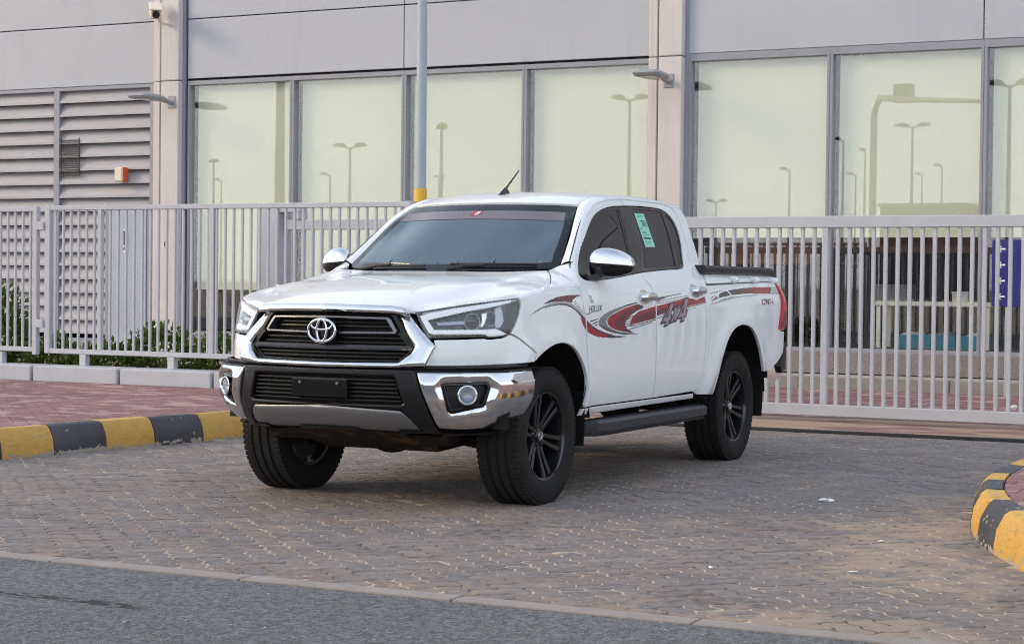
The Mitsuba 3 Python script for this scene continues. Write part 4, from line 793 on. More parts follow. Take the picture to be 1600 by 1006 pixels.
# ---------------------------------------------------------------- pickup: front
hl_a = both('headlight', panel(hl, MU, off=-.055, depth=.03, step=.03), 'lamp_dark')
sub('lens', panel(hl, MU, off=.004, depth=.055, rim=.006, step=.025), 'lamp_glass', hl_a, True)
sub('surround', panel(hl.difference(hl.buffer(-.010)).union(hl.intersection(Polygon([(.50, 1.08), (.60, 1.09), (.60, .90), (.55, .90)]).intersection(Polygon([(.49, 1.08), (.535, 1.08), (.625, .90), (.52, .90)])))).union(hl.intersection(Polygon([(.58, .946), (.89, .948), (.905, .925), (.58, .90)]))), MU, off=-.004, depth=.05, rim=.003, step=.03), 'gloss_black', hl_a)
HP = lambda l: [tuple(q) for q in l]
drl = Polygon([(.535, 1.044), (.60, 1.060), (.80, 1.094), (.95, 1.114), (1.075, 1.128), (1.11, 1.131), (1.10, 1.118), (.95, 1.090), (.80, 1.068), (.61, 1.028), (.582, 1.022), (.618, .972), (.90, .974), (.975, .978), (1.060, .950), (1.02, .936), (.93, .933), (.905, .949), (.61, .948), (.588, .956)]).buffer(0)
sub('light_guide', panel(drl.intersection(hl.buffer(-.006)), MU, off=-.001, depth=.03, rim=.004, step=.02, edge=.008), 'lamp_white', hl_a)
sub('reflector_bar', panel(Polygon([(.62, 1.012), (.80, 1.022), (.80, 1.000), (.64, .992)]), MU, off=-.03, depth=.02, rim=.004, step=.02), 'lamp_reflector', hl_a)
def projector(s, z, r, o, nm):
    c = MU(np.array(s), np.array(z), o); n = MU(np.array(s), np.array(z), o + .01) - c; n /= np.linalg.norm(n); M_ = trimesh.geometry.align_vectors([0, 0, 1], n); M_[:3, 3] = c
    ball = revolve([(0, .020), (r * .4, .018), (r * .75, .010), (r, 0)], 28); shell = revolve([(r * .98, -.004), (r * 1.06, .004), (r * 1.16, .004), (r * 1.2, -.03)], 28)
    ball.apply_transform(M_); shell.apply_transform(M_); sub(nm, shell, 'lamp_reflector', hl_a, 40); sub(nm + '_lens', ball, 'gloss_black', hl_a, True)
projector(.845, 1.015, .040, -.034, 'projector'); projector(.965, 1.030, .034, -.034, 'projector')
sub('chrome_fin', panel(Polygon([(.905, 1.058), (.935, 1.062), (.93, 1.03), (.905, .99), (.89, .99), (.905, 1.02)]).buffer(.002), MU, off=-.02, depth=.02, rim=.003, step=.02, edge=.006), 'chrome_paint', hl_a)
sub('indicator', panel(Polygon([(1.005, 1.085), (1.045, 1.10), (1.06, 1.02), (1.03, .985), (1.00, .985)]).buffer(.004), MU, off=-.03, depth=.02, rim=.004, step=.02), 'lamp_reflector', hl_a)
# grille
full = lambda l: Polygon(l + [(-a, b) for a, b in rv(l)]).buffer(0)
class Sym:
    "the sweep on both sides of the middle"
    def __init__(s, S): s.S = S
    def __call__(s, u, v, off=0.0): u = np.asarray(u, float); p = s.S(np.abs(u), v, off); p[..., 0] *= np.where(u < 0, -1, 1); return p
SG, SB = Sym(MG), Sym(MB)
gr = numbered(f'{TK}__grille')
op = full([(0, 1.062), (.405, 1.052), (.520, .882), (.437, .800), (0, .795)])
scene[gr] = mikit.ply(panel(op.buffer(.02), SG, off=-.075, depth=.01, step=.05), 'car_under')
legs = full([(0, 1.058), (.468, 1.056), (.485, 1.048), (.628, .890), (.575, .781), (.40, .768), (0, .764)]).difference(full([(0, 1.2), (.30, 1.2), (.403, 1.046), (.518, .882), (.50, .85), (.437, .803), (0, .799)]))
lb = legs.boundary
def dome(u, v): return -.30 * (v - .90) + .014 * np.sin(np.clip(shapely.distance(shapely.points(u, v), lb) / .030, 0, 1) * np.pi / 2) - .7 * np.maximum(0, .783 - v)
part('surround', panel(legs, SG, off=.000, depth=.06, rim=.004, step=.010, edge=.01, bulge=dome), 'chrome_paint', gr, 40)
strip = full([(0, 1.104), (.38, 1.098), (.44, 1.092), (.475, 1.070), (.488, 1.052), (.455, 1.050), (.40, 1.058), (.2, 1.062), (0, 1.064)])
part('top_strip', panel(strip, SG, off=.016, depth=.06, rim=.010, step=.02, edge=.01), 'chrome_paint', gr, 35)
bz_o = full([(0, 1.040), (.362, 1.036), (.378, 1.026), (.418, .962), (.408, .948), (0, .944)]); bz_i = full([(0, 1.027), (.352, 1.022), (.396, .962), (0, .958)])
part('bezel', panel(bz_o.difference(bz_i), SG, off=-.008, depth=.05, rim=.004, step=.02, edge=.01), 'satin_grey', gr, 35)
wid = lambda z: float(np.interp(z, [.80, .882, 1.05], [.437, .520, .405]))
mat('grille_black', C(15, 15, 16), .38, spec=.35)
for z in (.985, 1.006): part('slat', panel(full([(0, z + .005), (wid(z) - .08, z + .005), (wid(z) - .075, z - .005), (0, z - .005)]), SG, off=-.045, depth=.03, rim=.002, step=.03), 'grille_black', gr, 35)
for z in (.925, .90): part('slat', panel(full([(0, z + .006), (wid(z) - .04, z + .006), (wid(z) - .03, z - .006), (0, z - .006)]), SG, off=-.038, depth=.03, rim=.002, step=.03), 'grille_black', gr, 35)
part('cross_bar', panel(full([(0, .888), (.495, .886), (.507, .876), (.497, .864), (0, .862)]), SG, off=-.004, depth=.05, rim=.008, step=.02), 'satin_grey' if False else mat('grille_bar', C(70, 70, 74), .3, metallic=.5), gr, 35)
for z in (.846, .826): part('slat', panel(full([(0, z + .006), (wid(z) - .02, z + .006), (wid(z) - .025, z - .006), (0, z - .006)]), SG, off=-.02, depth=.03, rim=.002, step=.03), 'grille_black', gr, 35)
part('inner_frame', panel(full([(0, 1.062), (.405, 1.052), (.520, .882), (.437, .800), (0, .795)]).difference(bz_o.buffer(.012)).difference(full([(0, .94), (.43, .94), (.47, .892), (0, .892)])).difference(full([(0, .86), (.485, .86), (.425, .812), (0, .808)])), SG, off=-.012, depth=.06, rim=.004, step=.03), 'grille_black', gr, 35)
# emblem: three crossing rings
em = numbered(f'{gr}__emblem')
def ering(a, b, cx, cz, r, y): t = np.linspace(0, 2 * np.pi, 49); m = tube(np.c_[cx + a * np.cos(t), y + 0 * t - .004 * np.cos(t * 0), cz + b * np.sin(t)], r, 8, False); return m
ec = -.918 - .016
rings_ = [ering(.084, .060, 0, .961, .0085, ec), ering(.030, .058, 0, .961, .0075, ec - .002), ering(.066, .026, 0, .991, .0075, ec - .001)]
scene[em] = mikit.ply(cat_(rings_), 'chrome_paint', smooth=60)
bk = revolve([(0, 0), (.090, 0), (.092, -.012), (.0, -.03)], 40); bk.apply_transform(trimesh.transformations.rotation_matrix(math.pi / 2, (1, 0, 0))); bk.vertices = bk.vertices * [1, 1, .74] + [0, ec + .010, .961]
part('emblem_back', bk, 'gloss_black', gr, 30)
# lower bumper
chro = Polygon(sm2([(.548, .757), (.80, .756), (1.052, .755), (1.30, .757), (1.322, .752)], 3) + sm2([(1.318, .70), (1.300, .58), (1.286, .508), (1.258, .466), (1.107, .438), (.839, .428), (.70, .432), (.658, .468), (.622, .548), (.577, .659)], 3)).buffer(0)
fogr = Polygon([(.700, .680), (.925, .688), (.938, .672), (.912, .590), (.742, .556), (.722, .600)]).buffer(.004)
bump = full([(0, .760), (1.325, .765), (1.30, .70), (1.285, .58), (1.265, .50), (1.235, .456), (1.10, .425), (.83, .414), (.66, .420), (.575, .430), (0, .440)])
lgr = full([(0, .728), (.428, .729), (.438, .722), (.484, .590), (.470, .580), (0, .577)])
skid = full([(0, .566), (.455, .549), (.47, .545), (.515, .507), (.580, .438), (.40, .436), (0, .445)])
part('lower_bumper', panel(bump.difference(lgr).difference(skid.buffer(.004)).difference(chro.buffer(.004)).difference(affinity.scale(chro, -1, 1, origin=(0, 0)).buffer(.004)), SB, off=0, depth=.05, rim=.008, step=.03), mat('bumper_black', C(22, 22, 25), .35, spec=.4), TK, 35)
# fold in the chrome corner: a proud upper and inner face round the lamp, a deeper lower face
def fold(u, v):
    e = (v - (.715 - .0 * u)); inn = np.clip((u - .60) / .1, 0, 1)
    d = fogr.buffer(.055); r = np.clip(-shapely.distance(shapely.points(u, v), fogr) / .055 + 1, 0, 1)
    return .018 - .030 * r * r * (3 - 2 * r) - .42 * np.maximum(0, v - .700) - .30 * np.maximum(0, .60 - v)
cc = both('bumper_chrome', panel(chro.difference(fogr.buffer(.008)), MB, off=.004, depth=.05, rim=.008, step=.014, edge=.01, bulge=fold), 'chrome_paint')
sub('lamp_recess', panel(fogr.buffer(.008), MB, off=-.035, depth=.02, step=.03), 'car_black', cc)
sub('recess_wall', panel(fogr.buffer(.010).difference(fogr.buffer(-.004)), MB, off=-.006, depth=.05, rim=.003, step=.02), 'gloss_black', cc)
fc = MB(np.array(.822), np.array(.634), -.006); fn = MB(np.array(.822), np.array(.634), .01) - fc; fn /= np.linalg.norm(fn); fn = fn * .8 + np.array([0, -.35, 0]); fn /= np.linalg.norm(fn); FM = trimesh.geometry.align_vectors([0, 0, 1], fn); FM[:3, 3] = fc
FM[:3, :3] *= .84
fl = both('fog_lamp', revolve([(.050, .004), (.056, .010), (.062, .008), (.064, -.03), (.0, -.035)], 32).apply_transform(FM), 'chrome_paint', smooth=40)
sub('reflector', revolve([(.050, .002), (.03, -.022), (.0, -.028)], 32).apply_transform(FM), 'lamp_reflector', fl, 60); sub('lens', revolve([(0, .012), (.025, .0105), (.045, .005), (.051, .002)], 32).apply_transform(FM), 'lamp_glass', fl, True)
lg = numbered(f'{TK}__lower_grille'); scene[lg] = mikit.ply(panel(lgr.buffer(.02), SB, off=-.06, depth=.01, step=.05), 'car_under')
for i, z in enumerate(np.arange(.598, .725, .022)): w_ = float(np.interp(z, [.58, .729], [.476, .43])); part('slat', panel(full([(0, z + .004), (w_, z + .004), (w_, z - .005), (0, z - .005)]), SB, off=-.02, depth=.03, rim=.002, step=.03), 'car_black', lg, 35)
pp = numbered(f'{TK}__plate_holder'); scene[pp] = mikit.ply(panel(sbox(-.17, .612, .17, .706), SB, off=.012, depth=.03, step=.04), 'gloss_black', smooth=35)
for x in (-.115, .115):
    m = revolve([(0, .004), (.008, .004), (.009, 0), (0, 0)], 14); c = SB(np.array(x), np.array(.686), .014); m.apply_transform(trimesh.geometry.align_vectors([0, 0, 1], [0, -1, 0])); m.apply_translation(c); part('screw', m, 'chrome_paint', pp, 30)
part('skid_plate', panel(skid, SB, off=.006, depth=.04, rim=.008, step=.02, bulge=lambda u, v: -.02 * np.clip((.535 - v) / .1, 0, 1)), 'skid_silver', TK, 35)
part('bumper_gap', panel(full([(0, .762), (1.32, .772), (1.33, .792), (.56, .778), (0, .770)]), SB, off=-.03, depth=.02, step=.04), 'car_black', TK, 35)
# ---------------------------------------------------------------- pickup: wheels and running gear
def wheel(x, y, front):
    w = numbered(f'{TK}__wheel'); M_ = np.eye(4); M_[:3, 3] = (x, y, .377)
    if x < 0: M_[0, 0] = -1; M_[1, 1] = -1                     # turned to face outwards
    def put(m, flat=False):
        m = m.copy(); m.apply_transform(M_)
        if flat: v = m.vertices; v[:, 2] = np.maximum(v[:, 2], .001 + .0005 * (v[:, 2] < -.004)); m.vertices = v
        return m
    R, h = .386, .1325                                          # profile (radius, outwards)
    pf = [(.242, -.105), (.250, -.118), (.29, -.134), (.335, -.135), (.365, -.124), (.380, -.104), (.3845, -.085)]
    for a in (-.055, 0, .055): pf += [(.3845, a - .010), (.377, a - .007), (.377, a + .007), (.3845, a + .010)]
    pf += [(.3845, .085), (.380, .104), (.365, .124), (.335, .135), (.29, .134), (.262, .124), (.250, .116), (.246, .108)]
    ty = revolve(pf, 96, 'x'); lug = []
    for k in range(72):
        for s in (-1, 1):
            b = bx(s * .100 - .022, s * .100 + .022, -.0125, .0125, .370, .3862, .002); b.apply_transform(trimesh.transformations.rotation_matrix(2 * math.pi * (k + .25 * (s > 0)) / 72, (1, 0, 0))); lug.append(b)
        for s in (-.028, .028):
            b = bx(s - .018, s + .018, -.0135, .0135, .372, .3858, .0015); b.apply_transform(trimesh.transformations.rotation_matrix(2 * math.pi * (k + .4 * (s > 0)) / 72, (1, 0, 0))); lug.append(b)
    part('tyre', put(cat_([ty] + lug), True), 'tyre_rubber', w, 30)
    rm_ = [revolve([(.247, .103), (.250, .112), (.246, .117), (.236, .113), (.230, .095), (.222, .03), (.222, -.10), (.247, -.104)], 72, 'x'), revolve([(0, .068), (.05, .068), (.072, .060), (.080, .040), (.080, .0), (0, 0)], 40, 'x')]
    for k in range(6):
        for s in (-1, 1):
            a, b, c, d = .012, .030, .020, .044                # arm: offsets of its two edges at the hub and at the rim
            P = []
            for r, e0, e1, top, th in ((.055, .003, .031, .066, .035), (.14, .010, .039, .080, .03), (.236, .016, .050, .100, .03)):
                P.append([(top, s * (e0 + .004), r), (top, s * (e1 - .006), r), (top - .012, s * e1, r), (top - th, s * e1, r), (top - th, s * e0, r), (top - .004, s * e0, r)])
            for q in (0, 1): m = hull(P[q] + P[q + 1]); m.apply_transform(trimesh.transformations.rotation_matrix(k * math.pi / 3 + .26, (1, 0, 0))); rm_.append(m)
    part('rim', put(cat_(rm_)), 'rim_black', w, 28)
    part('brake', put(cat_([revolve([(.0, .02), (.165, .02), (.165, -.02), (0, -.02)], 40, 'x'), revolve([(0, -.02), (.21, -.02), (.21, -.05), (0, -.05)], 40, 'x')])), 'brake_dark', w, 30)
    part('hub_cap', put(revolve([(0, .080), (.034, .079), (.041, .072), (.042, .055)], 28, 'x')), 'gloss_black', w, 40)
    t = np.linspace(0, 2 * np.pi, 33); el = lambda a, b, cz: tube(np.c_[0 * t + .0805, 1.3 * a * np.cos(t), 1.3 * (cz + b * np.sin(t))], .0030, 6, False)
    part('cap_emblem', put(cat_([el(.024, .017, 0), el(.008, .0165, 0), el(.018, .007, .008)])), 'chrome_paint', w, 60)
    for k in range(6):
        m = revolve([(0, .022), (.007, .02), (.010, .012), (.010, 0)], 10, 'x'); m.apply_translation((.060, .056 * math.cos(k * math.pi / 3), .056 * math.sin(k * math.pi / 3))); part('wheel_nut', put(m), 'chrome_paint' if False else 'brake_dark', w, 30)
for x, y in ((.762, 0), (-.762, 0), (.767, 3.085), (-.767, 3.085)): wheel(x, y, y < 1)
def well(yc, r, x0, x1, z0):
    t = np.linspace(.12, math.pi - .12, 30); a = np.c_[np.full(30, x1), yc + r * np.cos(t), .38 + r * np.sin(t)]; b = a.copy(); b[:, 0] = x0
    v = np.vstack([a, b, [[x0, yc, .38]]]); f = [[i, i + 1, 30 + i + 1] for i in range(29)] + [[i, 31 + i, 30 + i] for i in range(29)] + [[60, 30 + i, 31 + i] for i in range(29)]; return tm(v, f)
both('wheel_liner', well(.03, .535, .45, .892, 0), 'car_under', smooth=50); both('wheel_liner', well(3.10, .605, .45, .895, 0), 'car_under', smooth=50)
both('mud_flap', loft([[(x, .47 - .0 * k, .60), (x, .488, .45), (x - .01, .497, .285)] for x, k in ((.60, 0), (.75, 0), (.893, 1))], 10, 3), 'car_black', smooth=30)
both('mud_flap', loft([[(x, 3.62, .66), (x, 3.645, .50), (x - .01, 3.655, .275)] for x in (.60, .75, .90)], 10, 3), 'car_black', smooth=30)
# side step
st = [(.80, .425), (.935, .425), (.955, .412), (.955, .365), (.93, .335), (.80, .330)]
ys = [.52, .60, .72, 2.25, 2.36, 2.44]; sc_ = [.0, .85, 1, 1, .95, .5]; v_ = []
for y, k in zip(ys, sc_): v_ += [(.80 + (a - .80) * (k if a > .8 else 1), y, b + .0) for a, b in st]
f_ = []
for i in range(len(ys) - 1):
    for j in range(6): k = (j + 1) % 6; f_ += [[i * 6 + j, i * 6 + k, (i + 1) * 6 + k], [i * 6 + j, (i + 1) * 6 + k, (i + 1) * 6 + j]]
for j in range(1, 5): f_ += [[0, j + 1, j], [30, 30 + j, 31 + j]]
ss_ = both('side_step', tm(v_, f_), mat('step_black', C(40, 42, 48), .45, spec=.5), smooth=30)
sub('tread', cat_([bx(.84, .925, y, y + .012, .411, .4235 + .0, .003) for y in np.arange(.80, 2.2, .035)]), 'car_black', ss_, False)
for y in (.8, 1.5, 2.2): both('step_bracket', bx(.60, .82, y - .03, y + .03, .36, .40, .006), 'car_under', smooth=False)
# frame, axles, engine bay: what shows dark below and behind the openings
part('chassis', cat_([bx(s * .42 - .06, s * .42 + .06, -.70, 4.2, .42, .56, .01) for s in (-1, 1)] + [bx(-.45, .45, y - .05, y + .05, .44, .54, .01) for y in (-.6, 1.0, 2.4, 3.9)]), 'car_under', TK)
part('engine_bay', hull([(x, y, z) for x in (-.43, .43) for y, z in ((-.70, .56), (-.70, .98), (-.30, 1.06), (.40, 1.16), (.40, .55))]), 'car_under', TK)
part('cab_floor', hull([(x, y, z) for x in (-.80, .80) for y in (.5, 2.45) for z in (.50, .62)]), 'car_under', TK)
part('firewall', hull([(x, y, z) for x in (-.80, .80) for y in (.50, .56) for z in (.55, 1.24)]), 'car_under', TK)
part('front_axle', cat_([tube([(-.70, 0, .377), (-.45, 0, .36), (.45, 0, .36), (.70, 0, .377)], .045, 12), (lambda m: (m.apply_transform(np.diag([1.2, 1.0, .9, 1])), m.apply_translation((-.12, .02, .35)), m)[2])(trimesh.creation.icosphere(2, .13))] + [hull([(s * a, y, z) for a, y, z in ((.30, -.16, .40), (.30, .16, .40), (.30, -.12, .33), (.66, -.05, .29), (.66, .05, .29), (.68, 0, .25))]) for s in (-1, 1)]), 'rust_under', TK)
part('sump_guard', hull([(x, y, z) for x in (-.36, .36) for y, z in ((-.72, .42), (-.30, .285), (.05, .30), (-.72, .46), (.05, .42))]), 'rust_under', TK)
part('cross_member', hull([(x, y, z) for x in (-.55, .55) for y, z in ((-.62, .40), (-.50, .34), (-.40, .37), (-.5, .46))]), 'rust_under', TK)
part('rear_axle', cat_([tube([(-.70, 3.085, .377), (.70, 3.085, .377)], .05, 12), (lambda m: (m.apply_translation((0, 3.085, .377)), m)[1])(trimesh.creation.icosphere(2, .16))] + [hull([(s * .56 + d, y, z) for d in (-.035, .035) for y, z in ((2.4, .44), (3.085, .33), (3.75, .45), (3.085, .37))]) for s in (-1, 1)]), 'rust_under', TK)
part('transfer_case', hull([(x, y, z) for x in (-.25, .25) for y, z in ((.6, .32), (1.6, .34), (.5, .5), (1.8, .5))]), 'car_under', TK)
# cabin
part('dashboard', loft([[(x, .46 + .05 * abs(x), 1.20), (x, .62, 1.275), (x, .88, 1.25), (x, .98, 1.10), (x, .95, .75)] for x in (-.74, -.3, .3, .74)], 24, 5), 'dash_plastic', TK, 40)
sw = numbered(f'{TK}__steering_wheel'); t = np.linspace(0, 2 * np.pi, 41); sm_ = tube(np.c_[.19 * np.cos(t), 0 * t, .19 * np.sin(t)], .016, 8, False); sm_ = cat_([sm_, bx(-.18, .18, -.012, .012, -.02, .02, .006), bx(-.02, .02, -.012, .012, -.18, 0, .006), bx(-.06, .06, -.02, .03, -.06, .06, .015)]); sm_.apply_transform(trimesh.transformations.rotation_matrix(math.radians(-25), (1, 0, 0))); sm_.apply_translation((.37, 1.12, 1.12)); scene[sw] = mikit.ply(sm_, 'dash_plastic', smooth=40)
def seat(x, y, w):
    s = numbered(f'{TK}__seat'); rb_ = lambda p, r: hull([q for c in p for q in (trimesh.creation.icosphere(1, r).vertices + c)])
    bk_ = rb_([(x + a * w, y + .52 + c, z) for a in (-1, 1) for c, z in ((0, .80), (.14, 1.30))], .07); scene[s] = mikit.ply(bk_, 'seat_fabric', smooth=50)
    part('cushion', rb_([(x + a * w, b, .78) for a in (-1, 1) for b in (y, y + .45)], .08), 'seat_fabric', s, 50)
    part('headrest', rb_([(x + a * .10, y + .69 + .01 * q, z) for a in (-1, 1) for q, z in ((0, 1.43), (1, 1.52))], .05), 'seat_fabric', s, 50)
seat(.37, .98, .20); seat(-.37, .98, .20); seat(0, 1.78, .55)
part('cab_rear_trim', bx(-.70, .70, 2.50, 2.53, .62, 1.30, .01), 'dash_plastic', TK); part('headliner', panel(rfp.buffer(-.06), RF, off=-.035, depth=.005, step=.1), mat('headliner_grey', C(150, 148, 144), .9), TK, 35)
part('rear_view_mirror', (lambda m: (m.apply_translation((0, .96, 1.60)), m)[1])(bx(-.12, .12, -.012, .012, -.035, .035, .01)), 'dash_plastic', TK)
# door mirrors
def blob(pts, r): 
    m = hull([q for c, rr_ in zip(pts, r) for q in (trimesh.creation.icosphere(2, rr_).vertices + np.array(c))]); m = m.subdivide().subdivide(); return trimesh.smoothing.filter_taubin(m, iterations=30)
def mirror_shell():
    st = [(.828, .690, 1.335, .020, .030), (.842, .694, 1.338, .045, .066), (.872, .704, 1.344, .060, .083), (.925, .718, 1.347, .068, .086), (.980, .738, 1.345, .066, .078), (1.022, .756, 1.341, .056, .062), (1.052, .770, 1.337, .040, .042), (1.066, .778, 1.334, .016, .018)]
    q = spline(np.array(st), 4); th = np.linspace(0, 2 * np.pi, 41)[:-1]; v = []; ex = lambda t: np.sign(t) * np.abs(t) ** .76
    for x, y, z, a, b in q: v.append(np.c_[np.full(40, x) , y + a * ex(np.cos(th)) , z + b * ex(np.sin(th))])
    n = len(q); f = []
    for i in range(n - 1):
        for j in range(40): k = (j + 1) % 40; f += [[i * 40 + j, (i + 1) * 40 + j, (i + 1) * 40 + k], [i * 40 + j, (i + 1) * 40 + k, i * 40 + k]]
    v = np.vstack(v + [[q[0][:3]], [q[-1][:3]]])
    for j in range(40): k = (j + 1) % 40; f += [[n * 40, j, k], [n * 40 + 1, (n - 1) * 40 + k, (n - 1) * 40 + j]]
    m = tm(v, f); m.fix_normals(); return m
mm = mirror_shell()
cap = trimesh.intersections.slice_mesh_plane(mm, [.08, 0, 1], [.94, .74, 1.342], cap=False); low = trimesh.intersections.slice_mesh_plane(mm, [-.08, 0, -1], [.94, .74, 1.342], cap=False)
cap.vertices = cap.vertices + cap.vertex_normals * .003
mi_ = both('door_mirror', low, 'gloss_black', smooth=50); sub('chrome_cap', cap, 'chrome_paint', mi_, 60); sub('foot', hull([(.84, .62, 1.27), (.84, .72, 1.27), (.85, .62, 1.235), (.85, .72, 1.235), (.93, .70, 1.305), (.93, .77, 1.305), (.93, .70, 1.275), (.93, .77, 1.275)]), 'car_black', mi_, False)
sub('glass', hull([(.86, .772, 1.40), (1.03, .815, 1.39), (.86, .772, 1.29), (1.03, .818, 1.29), (.86, .777, 1.40), (1.03, .82, 1.39), (.86, .777, 1.29), (1.03, .823, 1.29)]), 'chrome_paint', mi_, False)
# aerial, wipers, cowl
an = part('aerial', hull([(x, y, z) for x, y, z in ((-.018, 1.14, 1.775), (.018, 1.14, 1.775), (-.02, 1.24, 1.79), (.02, 1.24, 1.79), (0, 1.20, 1.828), (0, 1.235, 1.826))]), 'car_black', TK)
part('rod', tube([(0, 1.215, 1.82), (0, 1.40, 1.945)], [.007, .004], 8), 'car_black', an)
part('cowl', panel(full([(0, 1.285), (.35, 1.287), (.60, 1.297), (.705, 1.309), (.72, 1.27), (0, 1.255)]), W, off=-.02, depth=.02, step=.04), 'car_black', TK, 35)
for x0, x1, z1 in ((.10, .60, 1.318), (-.52, -.06, 1.310)):
    k = part('wiper', tube([tuple(W(np.array(x), np.array(z1 + .004 * math.sin(3 * x)), .014)) for x in np.linspace(x0, x1, 8)], .007, 8), 'wiper_black', TK)
    a = W(np.array(x0 - .0), np.array(1.292), .012); b = W(np.array(x0 + .22), np.array(1.306), .026); part('arm', tube([a, (a + b) / 2 + [0, -.004, .006], b], [.014, .011, .008], 8), 'wiper_black', k)
